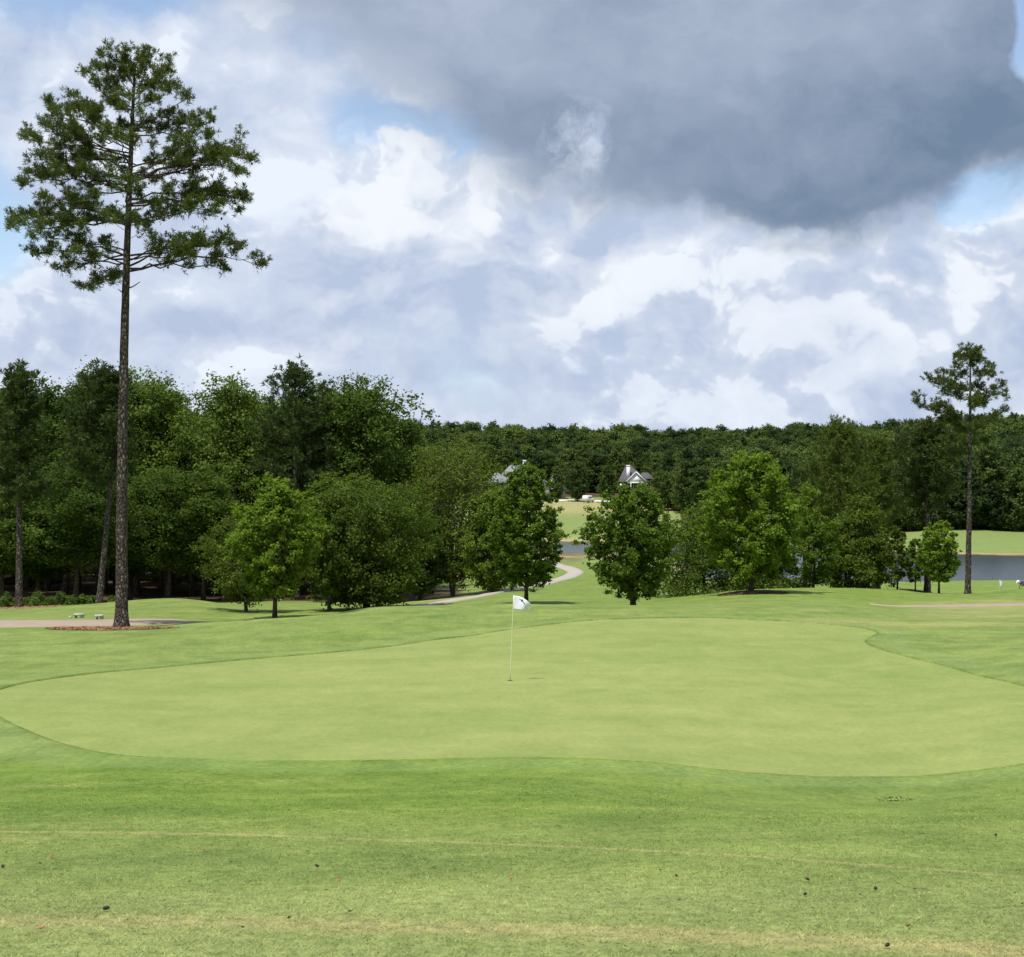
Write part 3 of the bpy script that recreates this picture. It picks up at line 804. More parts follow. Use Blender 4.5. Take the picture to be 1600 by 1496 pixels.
def needles_mesh(name, P, D, L, W, T, mat, per=18, spread=1.0, seed=0, up=0.35):
    """At each tuft P pointing along D, `per` thin needles fanned out round it."""
    rng = np.random.default_rng(seed)
    n = len(P) * per
    i = np.repeat(np.arange(len(P)), per)
    d = nrm(D[i] * 0.55 + rng.normal(size=(n, 3)) * spread * 0.62 + np.array([0, 0, up]))
    r = nrm(rng.normal(size=(n, 3))); w = nrm(np.cross(d, r)) * (W * rng.uniform(0.7, 1.3, n))[:, None]
    base = P[i] - D[i] * (rng.uniform(0, 0.55, n) * L)[:, None]
    ln = L * rng.uniform(0.7, 1.2, n)
    tip = base + d * ln[:, None]
    tip[:, 2] -= 0.08 * ln
    mid = base + d * (ln * 0.55)[:, None]
    v = np.stack([base, mid + w * 0.5, tip, mid - w * 0.5], 1).reshape(-1, 3)
    q = np.arange(4 * n).reshape(n, 4)
    t = np.clip(0.5 * T[i] + 0.5 * rng.uniform(0, 1, n), 0, 1)
    return fast_mesh(name, v, [q], [mat], False, {'tint': np.repeat(t, 4)})


def pine(seed, H, tr, limbs, mat, bark, L=0.2, W=0.02, per=16, twig=0.16, lean=(0.0, 0.0), curve_=0.0, sides=12, tuft_gap=0.16, sub_gap=0.28, rings=24, stubs=(), flare=1.5, subk=0.34, bow=0.35, dens=2, inner=0.25):
    """limbs: (height on trunk, end point offset x, y, z from the trunk base)."""
    rng = np.random.default_rng(seed)
    tb, br = MB(), MB()
    zs = np.concatenate([[-0.3, 0.0, 0.25, 0.6], np.linspace(1.2, H * 0.985, rings)])
    def tr_at(z):
        s = max(z, 0) / H
        return np.array([lean[0] * s + curve_ * math.sin(s * 3.1), lean[1] * s, z])
    pts = np.array([tr_at(z) * [1, 1, 0] + [0, 0, z] for z in zs])
    rad = tr * np.clip(1 - np.clip(zs, 0, None) / H, 0, 1) ** 0.62 * 0.98 + 0.012
    rad[:4] *= np.array([flare * 1.06, flare, 1 + (flare-1) * 0.45, 1 + (flare-1) * 0.15])
    wob = 1 + rng.normal(size=(len(zs), sides)) * 0.035
    tb.tube(pts, rad, sides, wob=wob)
    for (z, a, l) in stubs:
        A = tr_at(z); B = A + np.array([math.cos(a), 0.2 * math.sin(a), 0.5]) * l
        tb.tube(np.array([A, (A + B) / 2 - [0, 0, 0.04], B]), [0.035, 0.025, 0.012], 5)
    TP, TD, cones = [], [], []
    for (z0, ex, ey, ez) in limbs:
        A = tr_at(z0); Bq = np.array([ex, ey, ez]); ln = np.linalg.norm(Bq - A)
        if ln < 0.2: continue
        Md = A * 0.45 + Bq * 0.55 + np.array([0, 0, -bow * 0.25 * ln if ez > z0 + 0.2 * ln else bow * 0.25 * ln]) + rng.normal(size=3) * 0.04 * ln
        P = bez(A, Md, Bq, 9) + np.vstack([np.zeros((1, 3)), rng.normal(size=(7, 3)) * 0.018 * ln, np.zeros((1, 3))])
        r0 = tr * 0.26 * min(1.0, 0.35 + ln / 6.0) * (1 - z0 / H) ** 0.25
        br.tube(P, np.linspace(r0, r0 * 0.2, 9), 6, cap=False)
        d = nrm(np.gradient(P, axis=0))
        m = max(3, int(ln * 0.68 / sub_gap))
        for j, s in enumerate(np.linspace(0.30, 1.0, m)):
            k = s * 8; k0 = min(int(k), 7); q = P[k0] + (P[k0+1] - P[k0]) * (k - k0); dd_ = d[k0]
            side = nrm(np.cross(dd_, [0, 0, 1.0])) * (1 if j % 2 else -1)
            sl = min(ln * subk * rng.uniform(0.5, 1.2) * (1.15 - 0.55 * s), 1.5) if s < 0.99 else twig
            e = q + (dd_ * 0.62 + side * rng.uniform(0.35, 1.0) + np.array([0, 0, rng.uniform(-0.05, 0.60)])) * sl
            S_ = bez(q, (q + e) / 2 + [0, 0, -0.12 * sl], e, 4)
            br.tube(S_, np.linspace(r0 * 0.30, 0.006, 4), 4, cap=False)
            sd = nrm(np.gradient(S_, axis=0))
            nt = max(2, int(sl / tuft_gap))
            for f in np.linspace(inner, 1.0, nt):
                kk = f * 3; a0 = min(int(kk), 2); c = S_[a0] + (S_[a0+1] - S_[a0]) * (kk - a0)
                for _ in range(dens):
                    o = rng.normal(size=3) * twig * np.array([1, 1, 0.8]) + [0, 0, twig * 0.4]
                    TP.append(c + o); TD.append(nrm(sd[a0] * 0.5 + nrm(o) * 0.6 + np.array([0, 0, 0.45])))
                    if _ and rng.random() < 0.35 : br.tube(np.array([c, c + o]), [0.008, 0.005], 3, cap=False)
                if rng.random() < 0.10: cones.append(c + rng.normal(size=3) * 0.1 - [0, 0, 0.06])
    return tb, br, (np.array(TP), np.array(TD)), cones, dict(L=L, W=W, per=per, seed=seed, mat=mat, bark=bark)


def finish_pine(name, loc, label, group, parts, rz=0.0, with_cones=False):
    tb, br, (TP, TD), cones, k = parts
    e = empty(name, loc, label, 'pine tree', group, rz)
    tb.build('trunk', k['bark'], e, smooth=True)
    br.build('branches', M['bark'], e, smooth=True)
    rng = np.random.default_rng(k['seed'] + 5)
    T = rng.uniform(0, 1, len(TP))
    link(bpy.data.objects.new('crown', needles_mesh('crown', TP, TD, k['L'], k['W'], T, k['mat'], k['per'], 1.0, k['seed'])), e)
    if with_cones and cones:
        cb = MB()
        for c in cones:
            z = np.array([0, 0, 1.0]) * 0.05
            cb.tube(np.array([c - z, c - z * 0.3, c + z * 0.5, c + z * 1.2]), [0.02, 0.042, 0.034, 0.008], 6)
        o = cb.build('pine_cones', M['cone'], e); o['kind'] = 'stuff'
    return e


def random_limbs(seed, H, z_from, R, n, top_round=0.55, up=0.25):
    rng = np.random.default_rng(seed); out = []; a = rng.uniform(0, 6)
    for i in range(n):
        t = (i + rng.uniform(0, 0.8)) / n
        z = z_from + t * (H * 0.97 - z_from)
        r = R * (1 - t ** 2.6 * 0.80) * rng.uniform(0.62, 1.1) * (0.75 + 0.25 * min(1, t * 4))
        a += 2.4 + rng.normal() * 0.4
        out.append((z, math.cos(a) * r, math.sin(a) * r, min(z + up * r + t * 0.9 * r * 0.5, H * 1.0)))
    out.append((H * 0.93, 0.1, 0.0, H))
    return out


def height(px, d, top):            # tree height so that its top reaches that row
    return -(top - HZ) / F * d - at(px, d).z

# ------------------------------------------------------------------ the tall lone pine
d0 = 60.0
b0 = at(190, d0)
S0 = d0 / F
def rel(px, py): return ((px - 190) * S0, -(py - HZ) * S0 - b0.z)
rngp = np.random.default_rng(11)
spec = [  # start row on the trunk, end column, end row, depth (m)
    (425, 396, 392, 0.3), (420, 340, 405, 1.1), (418, 330, 385, -1.0), (405, 300, 372, 0.6),
    (350, 325, 330, -0.9), (345, 285, 312, 0.9), (338, 255, 322, -1.2),
    (322, 380, 298, 0.3), (318, 345, 332, -0.8), (312, 330, 285, 1.3),
    (285, 388, 240, 0.2), (282, 370, 262, -0.9), (275, 345, 218, 1.2), (262, 300, 225, -1.3), (255, 285, 250, 1.4),
    (215, 324, 180, 0.2), (205, 300, 155, -1.0), (195, 280, 195, 1.2), (188, 262, 160, 0.8),
    (165, 272, 122, 0.4), (158, 268, 98, -0.8), (150, 250, 92, 0.9), (140, 235, 84, -0.6), (130, 215, 80, 0.5), (150, 165, 88, -0.5), (160, 148, 92, 0.5), (168, 142, 118, -0.9), (172, 160, 140, 1.0), (140, 190, 84, 0.8), (128, 200, 78, -0.3), (126, 228, 78, 0.4), (135, 180, 80, -0.7), (142, 258, 100, 0.2), (150, 155, 100, 0.1), (175, 150, 125, 0.3), (170, 262, 130, -0.3),
    (230, 120, 165, -0.2), (235, 100, 185, 0.9), (262, 60, 232, 0.2), (272, 330, 212, -0.6), (276, 360, 225, 0.9), (335, 110, 300, 0.4), (400, 360, 378, -0.5), (408, 300, 392, -1.2), (300, 70, 268, 0.1), (320, 365, 315, 0.8), (205, 312, 165, 0.5),
    (215, 110, 138, 0.4), (222, 88, 160, -0.8), (215, 140, 150, 1.1), (240, 62, 178, 0.5), (245, 48, 212, -0.4), (252, 75, 232, 1.1), (248, 100, 190, -1.3), (255, 120, 215, 1.6),
    (285, 55, 252, 0.6), (290, 45, 285, -0.6), (298, 80, 300, 1.2), (302, 110, 272, -1.5), (295, 130, 260, 1.6),
    (352, 20, 335, 0.2), (350, 28, 352, -0.6), (348, 60, 318, 1.0), (345, 90, 312, -1.4), (340, 130, 322, 1.7), (355, 115, 345, -0.8),
    (405, 52, 388, 0.3), (400, 75, 372, -1.2), (398, 95, 405, 0.9), (395, 120, 365, 1.4), (412, 100, 412, -0.6), (415, 140, 395, -1.3),
    (422, 125, 436, 0.5), (425, 150, 445, -0.6), (420, 165, 425, 1.0),
    (390, 215, 352, -2.2), (330, 225, 300, -2.6), (262, 215, 232, -2.5), (200, 225, 168, -2.0),
    (350, 190, 320, 2.6), (280, 215, 248, 2.6), (205, 190, 172, 2.0),
]
limbs = []
for (ps, px, py, dep) in spec:
    z0 = rel(0, ps)[1]; ex, ez = rel(px, py)
    limbs.append((z0, ex, dep * 1.15, ez - 0.22))
Hp = rel(0, 84)[1]
lone = pine(3, Hp, 0.225, limbs, M['needle'], M['pine_bark'], L=0.185, W=0.023, per=18, twig=0.13, dens=9, inner=0.66, lean=(22 * S0, 0.0), curve_=-0.16, sides=16, tuft_gap=0.34, sub_gap=0.37, rings=60,
            stubs=((rel(0, 452)[1], 0.2, 0.55), (rel(0, 458)[1], 2.9, 0.3), (rel(0, 575)[1], 0.2, 0.15), (rel(0, 640)[1], 2.8, 0.13), (rel(0, 482)[1], 3.0, 0.12), (rel(0, 490)[1], 0.1, 0.12), (rel(0, 533)[1], 3.1, 0.14)), flare=1.5)
finish_pine('pine_tree', b0, 'tall lone pine with a bare scaly trunk standing before the cart path', None, lone, with_cones=True)

# tall pine by the lake
d1 = 95.0; b1 = at(1512, d1); S1 = d1 / F
def rel1(px, py): return ((px - 1512) * S1, -(py - HZ) * S1 - b1.z)
spec1 = [(655, 1434, 627, 0.2), (660, 1460, 634, -0.8), (655, 1475, 640, 0.9), (622, 1452, 594, 0.1), (618, 1470, 600, -0.9), (625, 1490, 612, 1.0), (595, 1477, 580, 0.3), (590, 1490, 570, -0.7),
         (622, 1567, 602, 0.2), (630, 1560, 622, -0.7), (640, 1545, 628, 0.9), (612, 1540, 600, 1.0), (590, 1552, 575, 0.3), (585, 1540, 590, -0.8), (575, 1535, 562, 0.5), (565, 1500, 556, 0.4), (570, 1520, 552, -0.4), (562, 1530, 550, 0.3), (560, 1512, 548, 0.2),
         (668, 1570, 642, 0.3), (672, 1545, 652, -0.9), (675, 1480, 655, 0.8), (690, 1470, 690, -0.6), (695, 1545, 690, 0.7), (705, 1495, 712, 0.4), (640, 1512, 630, -1.7), (610, 1508, 598, 1.6), (680, 1515, 670, -1.7), (680, 1510, 668, 1.8)]
limbs = [(rel1(0, ps)[1], rel1(px, py)[0], dep * 1.2, rel1(px, py)[1]) for ps, px, py, dep in spec1]
lp = pine(8, rel1(0, 550)[1], 0.17, limbs, M['needle'], M['pine_bark'], L=0.22, W=0.032, per=20, twig=0.17, dens=8, inner=0.55, lean=(4 * S1, 0), curve_=0.05, sides=10, tuft_gap=0.34, sub_gap=0.34, rings=30, flare=1.25, subk=0.26)
finish_pine('pine_tree', b1, 'tall slim pine with a layered open crown in front of the lake', None, lp)

# ------------------------------------------------------------------ young trees on the grass
def young(px, d, top, half, bottom, label, seed, name='maple_tree', cat='maple tree', **kw):
    """half: half crown width in photo pixels; bottom: row of the lowest leaves."""
    b = at(px, d); s = d / F
    H = height(px, d, top)
    h0 = -(bottom - HZ) * s - b.z
    kw['nleaf'] = int(kw['nleaf'] * 1.35); kw['leaf'] *= 1.0
    p = broadleaf(seed, H, half * s, max(h0, 0.15), **kw)
    return finish_tree(name, b, label, cat, None, p)


young(429, 79, 752, 66, 925, 'bright young maple beside the small second flag', 21, shape='maple', mat=M['maple_bright'], bark=M['bark'], nl=96, nleaf=50, leaf=0.13, tr=0.11, lobes=0.14, scat=0.13, rc=0.095, ntw=8)
young(385, 86, 812, 66, 928, 'olive green young tree overlapping the bright maple\'s flank', 22, name='young_tree', cat='tree', shape='round', mat=M['olive'], bark=M['bark'], nl=44, nleaf=50, leaf=0.11, tr=0.09)
young(514, 86, 778, 48, 925, 'slim dark tree squeezed between bright maple and broad round tree', 23, name='young_tree', cat='tree', shape='oval', mat=M['oak'], bark=M['bark'], nl=40, nleaf=50, leaf=0.12, tr=0.09)
young(572, 88, 757, 98, 938, 'broad dark round tree branching low behind the ridge', 24, name='round_tree', cat='tree', shape='round', mat=M['oak'], bark=M['bark'], nl=74, ntw=7, nleaf=70, leaf=0.13, tr=0.16, stems=3, rise=0.8)
young(822, 84, 726, 53, 912, 'dark young maple behind the white flag', 25, shape='oval', mat=M['maple_dark'], bark=M['bark'], nl=96, nleaf=50, leaf=0.12, tr=0.10, lobes=0.14, scat=0.13, rc=0.095, ntw=8)
young(990, 76, 760, 66, 922, 'full dark maple on the ridge above the green', 26, shape='oval', mat=M['maple_dark'], bark=M['bark'], nl=96, nleaf=50, leaf=0.115, tr=0.12, lobes=0.14, scat=0.13, rc=0.095, ntw=8)
young(1173, 88, 708, 77, 893, 'spreading bright maple with a clear trunk in a mulch ring', 27, shape='maple', mat=M['maple_bright'], bark=M['bark'], nl=96, nleaf=50, leaf=0.14, tr=0.13, lobes=0.16, scat=0.13, rc=0.095, ntw=8)
young(1101, 97, 795, 100, 916, 'low drooping oak behind the spreading maple', 28, name='oak_tree', cat='oak tree', shape='cone', mat=M['oak'], bark=M['bark'], nl=72, ntw=7, nleaf=50, leaf=0.12, tr=0.12, rise=0.1, droop=0.22, lobes=0.1)
young(1192, 100, 838, 62, 914, 'low oak with sweeping boughs peeping out behind the maple trunk', 29, name='oak_tree', cat='oak tree', shape='cone', mat=M['oak'], bark=M['bark'], nl=50, nleaf=55, leaf=0.12, tr=0.10, rise=0.1, droop=0.2)
young(1270, 99, 800, 38, 908, 'narrow dark tree between the spreading maple and the dense oak', 30, name='young_tree', cat='tree', shape='oval', mat=M['maple_dark'], bark=M['bark'], nl=44, nleaf=50, leaf=0.12, tr=0.09)
young(1340, 102, 785, 60, 922, 'dense dark oak leafy down to the grass', 31, name='oak_tree', cat='oak tree', shape='cone', mat=M['oak'], bark=M['bark'], nl=76, ntw=7, nleaf=62, leaf=0.13, tr=0.12, rise=0.25, lobes=0.1)
young(1402, 101, 826, 20, 905, 'small slender tree nestled against the dense oak', 32, name='young_tree', cat='tree', shape='oval', mat=M['olive'], bark=M['bark'], nl=30, nleaf=50, leaf=0.11, tr=0.055)
young(1430, 100, 842, 17, 908, 'smallest dark sapling near the reddish pine trunk', 33, name='young_tree', cat='tree', shape='oval', mat=M['oak'], bark=M['bark'], nl=28, nleaf=50, leaf=0.10, tr=0.05)
young(1467, 96, 814, 32, 905, 'small round maple in front of the lake beside the slim pine', 34, shape='oval', mat=M['maple_bright'], bark=M['bark'], nl=60, nleaf=50, leaf=0.10, tr=0.065, lobes=0.09, scat=0.13, rc=0.095, ntw=8)
young(708, 116, 698, 88, 905, 'feathery olive tree at the edge of the wood above the cart path', 35, name='edge_tree', cat='tree', shape='wood', mat=M['olive'], bark=M['pale_bark'], nl=92, ntw=7, nleaf=50, leaf=0.15, tr=0.16, stems=2, rise=0.5, lobes=0.25)
young(770, 112, 764, 44, 918, 'yellow green tree showing behind the dark maple', 36, name='edge_tree', cat='tree', shape='oval', mat=M['yellow'], bark=M['bark'], nl=60, nleaf=50, leaf=0.15, tr=0.11)
young(655, 112, 800, 42, 925, 'shaded low tree between broad round tree and olive tree', 37, name='edge_tree', cat='tree', shape='round', mat=M['wood'], bark=M['bark'], nl=50, nleaf=55, leaf=0.15, tr=0.11)

# ------------------------------------------------------------------ pines in the right middle distance and among the left wood
def mk_pine(px, d, top, z_low_row, half, label, seed, group=None, mat='needle_dark', n=44, tr=0.2, lean=(0, 0), up=0.25, L=0.36, W=0.065, per=17, twig=0.30):
    H = height(px, d, top); s = d / F; b = at(px, d)
    zl = -(z_low_row - HZ) * s - b.z
    p = pine(seed, H, tr, random_limbs(seed, H, zl, half * s, n, up=up), M[mat], M['pine_bark'], L=L, W=W, per=per, twig=twig, lean=lean, sides=9, tuft_gap=0.30, sub_gap=0.42, rings=20, flare=1.25, dens=3)
    return finish_pine('pine_tree', b, label, group, p)

mk_pine(1312, 122, 664, 850, 62, 'bushy pine behind the dense oak, its top above the far hill', 41, mat='needle_light', n=60)
mk_pine(1372, 126, 690, 850, 44, 'bushy pine just behind the gap between dense oak and saplings', 42, mat='needle_light', n=50)
mk_pine(1449, 101, 668, 795, 54, 'dark pine with a reddish trunk behind the small round maple', 43, mat='needle_dark', n=54, tr=0.21)
mk_pine(1258, 128, 740, 860, 34, 'shorter pine just behind the narrow dark tree', 44, mat='needle_dark', n=40)

WG = 'trees of the dark wood behind the left mound'
mk_pine(30, 97, 578, 790, 44, 'dark straight pine at the wood\'s edge near the left frame', 45, WG, n=48, tr=0.22)
mk_pine(155, 99, 580, 760, 62, 'leaning pine rising from the grass just behind the lone pine', 46, WG, n=54, tr=0.20, lean=(1.3, 0.3))
mk_pine(461, 118, 575, 800, 66, 'tallest rounded pine of the wood, behind the bright young maple', 47, WG, n=60, tr=0.24)
mk_pine(507, 121, 640, 800, 46, 'shorter pine shoulder to shoulder with the tallest rounded pine', 48, WG, n=44, tr=0.18)

# broadleaf trees of the wood: four built, the rest copies turned and scaled
proto = {}
def proto_tree(key, seed, **kw):
    H, R, h0 = 16.0, kw.pop('R', 3.6), kw.pop('h0', 4.5)
    proto[key] = broadleaf(seed, H, R, h0, **kw)
proto_tree('a', 61, shape='wood', mat=M['wood'], bark=M['bark'], nl=80, ntw=7, nleaf=66, leaf=0.185, tr=0.20, rise=0.6, rc=0.17, lobes=0.28)
proto_tree('b', 62, shape='maple', mat=M['wood'], bark=M['bark'], nl=80, ntw=7, nleaf=66, leaf=0.185, tr=0.20, rise=0.7, rc=0.16, lobes=0.30, R=3.9)
proto_tree('c', 63, shape='oval', mat=M['wood'], bark=M['bark'], nl=84, ntw=7, nleaf=62, leaf=0.175, tr=0.18, rise=0.5, rc=0.17, lobes=0.25, R=3.1, h0=4.5)
proto_tree('d', 64, shape='round', mat=M['wood'], bark=M['bark'], nl=70, ntw=7, nleaf=80, leaf=0.17, tr=0.20, rise=0.6, rc=0.18, lobes=0.3, R=4.0, h0=5.0)
made = {}
def wood_tree(key, px, d, top, label, group=WG, wide=1.0, rz=0.0):
    b = at(px, d); H = height(px, d, top); s = H / 16.0; b.z -= 0.05
    sx = (0.45 * s + 0.55) * wide
    if key not in made:
        made[key] = finish_tree('broadleaf_tree', b, label, 'tree', group, proto[key], rz=rz)
        made[key].scale = (sx, sx, s)
        return made[key]
    return copy_tree(made[key], b, label, group, rz, (sx, sx, s), 'broadleaf_tree')

named = [
    ('b', 366, 122, 588, 'pale topped broadleaf tree standing clear between the pines and the lone pine', 1.0),
    ('a', 576, 120, 600, 'large broadleaf tree at the open end of the wood', 1.15),
    ('c', 532, 124, 593, 'narrow broadleaf tree wedged beside the tallest rounded pine', 0.9),
    ('a', 215, 124, 588, 'broad crowned tree just past the lone pine trunk', 1.15),
    ('b', 262, 127, 600, 'sloping crowned tree at the dip of the wood\'s skyline', 1.0),
    ('c', 100, 126, 590, 'rounded broadleaf tree beside the dark straight pine', 1.2),
    ('b', 165, 128, 580, 'high broadleaf tree right behind the lone pine trunk', 1.0),
    ('c', -10, 122, 598, 'broadleaf tree cut by the left frame edge', 1.1),
    ('d', 300, 125, 660, 'lower rounded tree in the gap of the wood\'s skyline', 1.0),
    ('d', 410, 126, 640, 'low broadleaf tree between pale topped tree and tallest pine', 0.8),
    ('a', 606, 128, 680, 'last broadleaf tree of the wood before the far hill', 0.75),
]
rw = random.Random(5)
for k, px, d, top, lab, w in named:
    wood_tree(k, px, d, top, lab, WG, w, rw.uniform(0, 6.28))
# understorey along the edge and the trees deeper in
UG_ = 'low leafy trees under the edge of the wood'
for px, d, top, lab in ((60, 113, 785, 'low leafy tree at the foot of the dark straight pine'), (118, 111, 720, 'light green tree filling the wood\'s edge left of the leaning pine'),
                        (205, 116, 770, 'shaded low tree beside the lone pine trunk'), (262, 115, 730, 'glossy low tree above the grass mound'),
                        (318, 116, 745, 'low tree in the shade before the pale topped tree'), (5, 112, 760, 'low leafy tree cut by the left frame edge'),
                        (545, 113, 740, 'low tree above the broad round tree'), (610, 112, 760, 'low tree at the open end of the wood')):
    wood_tree('d' if px in (118, 262, 5) else 'c', px, d, top, lab, UG_, 1.15, rw.uniform(0, 6.28))
OUTL = [(-200, 600), (0, 605), (30, 600), (60, 595), (130, 600), (165, 590), (215, 592), (250, 605), (290, 640), (315, 655), (335, 625), (370, 595), (400, 615), (430, 600), (465, 595), (500, 600), (560, 610), (590, 610), (615, 645), (650, 690)]
ox, oy = zip(*OUTL)
for d in (131, 140, 152):
    px = -150 + rw.uniform(0, 30)
    while px < 640:
        top = float(np.interp(px, ox, oy)) + rw.uniform(8, 45)
        wood_tree(rw.choice('abc'), px, d + rw.uniform(-3, 3), top, 'broadleaf tree half hidden in the depth of the left wood', 'trees deep in the left wood', 1.1, rw.uniform(0, 6.28))
        px += rw.uniform(48, 78)

proto_tree('e', 65, shape='round', mat=M['wood'], bark=M['bark'], nl=70, ntw=6, nleaf=50, leaf=0.24, tr=0.14, rise=0.5, rc=0.18, lobes=0.25, R=5.5, h0=0.3)
px = -140
while px < 640:
    wood_tree('e', px, rw.uniform(143, 162), 845 + rw.uniform(-25, 20), 'low bushy tree in the shade at the back of the left wood', 'thicket in the left wood', 0.85, rw.uniform(0, 6.28))
    px += rw.uniform(45, 70)
for px in range(-120, 660, 70):
    wood_tree(rw.choice('ab'), px + rw.uniform(-15, 15), rw.uniform(166, 185), float(np.interp(px, ox, oy)) + rw.uniform(30, 60), 'broadleaf tree half hidden in the depth of the left wood', 'trees deep in the left wood', 1.2, rw.uniform(0, 6.28))

# ------------------------------------------------------------------ undergrowth at the wood's edge
def leaf_clump(name, loc, rx, ry, rz_, n, leaf, mat, label, cat, group=None, seed=0, stems=6):
    rng = np.random.default_rng(seed)
    e = empty(name, loc, label, cat, group)
    d = nrm(rng.normal(size=(n, 3))); d[:, 2] = np.abs(d[:, 2])
    lump = 1 + 0.25 * np.sin(d[:, 0] * 7 + seed) + 0.2 * np.sin(d[:, 1] * 9 + seed * 2)
    C = d * (rng.uniform(0.55, 1.0, n) ** 0.5 * lump)[:, None] * np.array([rx, ry, rz_]) + [0, 0, 0.02]
    N = nrm(d + rng.normal(size=(n, 3)) * 0.6 + [0, 0, 0.5])
    link(bpy.data.objects.new('foliage', leaves_mesh('foliage', C, N, leaf * rng.uniform(0.6, 1.3, n), rng.uniform(0, 1, n), mat)), e)
    sb = MB()
    for k in range(stems):
        a = rng.uniform(0, 6.28); r = rng.uniform(0.2, 0.7)
        sb.tube(np.array([[0, 0, -0.1], [math.cos(a)*rx*r*0.5, math.sin(a)*ry*r*0.5, rz_*0.4], [math.cos(a)*rx*r, math.sin(a)*ry*r, rz_*0.8]]), [0.025, 0.018, 0.008], 4)
    sb.build('stem', M['bark'], e)
    return e

for i, (px, d, w, h, lab) in enumerate(((8, 101, 22, 14, 'bushy undergrowth cut by the left frame edge'), (60, 102, 26, 15, 'bushy undergrowth at the foot of the dark straight pine'),
                                        (100, 103, 20, 13, 'leafy undergrowth between the straight and the leaning pine'), (135, 104, 16, 10, 'low undergrowth beside the leaning pine\'s foot'), (182, 106, 14, 9, 'low undergrowth behind the lone pine trunk'))):
    s = d / F
    leaf_clump('undergrowth_shrub', at(px, d), w * s, 0.8, h * s * 1.3, 1500, 0.13, M['fern'], lab, 'shrub', 'undergrowth along the wood\'s edge', 70 + i)

# ------------------------------------------------------------------ far woods on the hill
farp = {}
for i, (shape, R, mat, seed) in enumerate((('wood', 3.6, 'far', 81), ('oval', 3.0, 'far', 82), ('round', 4.0, 'far', 83), ('cone', 3.0, 'far', 84))):
    farp[i] = broadleaf(seed, 15.0, R, 1.2, shape=shape, nl=64, ntw=6, nleaf=26, leaf=0.42, tr=0.2, rise=0.4, rc=0.2, mat=M[mat], bark=M['bark'], lobes=0.22)
FG = 'trees along the foot of the far wood'
FARSRC = []
far_list = [  # column, distance, top row, kind, width, label
    (902, 514, 720, 2, 1.15, 'round dark tree standing between the two far houses'),
    (948, 520, 728, 1, 1.2, 'dark tree touching the gabled house on its lake side'),
    (1034, 470, 735, 2, 0.95, 'rounded pale green tree beside the gabled house'),
    (1080, 455, 752, 3, 1.1, 'dark pointed tree at the end of the far fairway'),
    (870, 535, 730, 1, 1.1, 'dark tree just past the grey roofed house'),
    (745, 528, 738, 0, 1.1, 'far tree at the near end of the grey roofed house'),
]
for (px, d, top, k, w, lab) in far_list:
    b = at(px, d); H = height(px, d, top); s = H / 15.0
    if k not in made:
        made[k] = finish_tree('far_tree', b, lab, 'tree', FG, farp[k]); made[k].scale = (s * w, s * w, s)
    else:
        copy_tree(made[k], b, lab, FG, rw.uniform(0, 6.28), (s * w, s * w, s), 'far_tree')
px = 1052
edge_d = lambda p: float(np.interp(p, [640, 700, 750, 900, 1022, 1045, 1100, 1240, 1330, 1400, 1500, 1700], [430, 470, 560, 565, 565, 475, 442, 436, 395, 345, 338, 338]))
while px < 1640:
    d = edge_d(px) + rw.uniform(0, 5)
    k = rw.choice((0, 1, 2, 3))
    s = rw.uniform(0.62, 1.05); w = rw.uniform(1.0, 1.35)
    copy_tree(made[k], at(px, d), 'leafy tree in the front row of the far wood beyond the lake', 'front row of the far wood', rw.uniform(0, 6.28), (s * w, s * w, s), 'far_tree')
    px += rw.uniform(8.0, 13.0) * 2500 / F * (430 / d)
# the mass of the wood: points that carry the far crowns
rf = np.random.default_rng(9)
pts, scl, kin, rot = [], [], [], []
d = 345.0
while d < 850:
    px = 560 + rf.uniform(0, 10)
    step = 5.6
    while px < 1720:
        if d > edge_d(px) + 4:
            x = (px - 800) / F * d + rf.uniform(-2, 2); y = d + rf.uniform(-3, 3)
            pts.append((x, y, gz(x, y) - 0.5)); s = rf.choice([rf.uniform(0.55, 0.85), rf.uniform(0.85, 1.1), rf.uniform(1.0, 1.3)]); scl.append((s * rf.uniform(0.85, 1.25), s)); kin.append(rf.choice([0, 1, 2, 3], p=[0.34, 0.26, 0.18, 0.22])); rot.append(rf.uniform(0, 6.28))
        px += step / d * F * rf.uniform(0.8, 1.2)
    d += 6.0 + (d - 345) * 0.012
pm = bpy.data.meshes.new('far_woods')
pm.from_pydata(pts, [], [])
for nme, ty, vals in (('scl', 'FLOAT_VECTOR', np.array([(a, a, b) for a, b in scl]).ravel()), ('rot', 'FLOAT_VECTOR', np.array([(0, 0, r) for r in rot]).ravel())):
    a = pm.attributes.new(nme, ty, 'POINT'); a.data.foreach_set('vector', vals.astype(np.float32))
a = pm.attributes.new('kin', 'INT', 'POINT'); a.data.foreach_set('value', np.array(kin, np.int32))
fw = tag(link(bpy.data.objects.new('far_woods', pm)), 'unbroken dark wood covering the far hillside', None, kind='stuff')
ng = bpy.data.node_groups.new('far_woods', 'GeometryNodeTree')
ng.interface.new_socket('Geometry', in_out='INPUT', socket_type='NodeSocketGeometry')
ng.interface.new_socket('Geometry', in_out='OUTPUT', socket_type='NodeSocketGeometry')
gi, go = ng.nodes.new('NodeGroupInput'), ng.nodes.new('NodeGroupOutput')
iop = ng.nodes.new('GeometryNodeInstanceOnPoints')
jn = ng.nodes.new('GeometryNodeJoinGeometry')
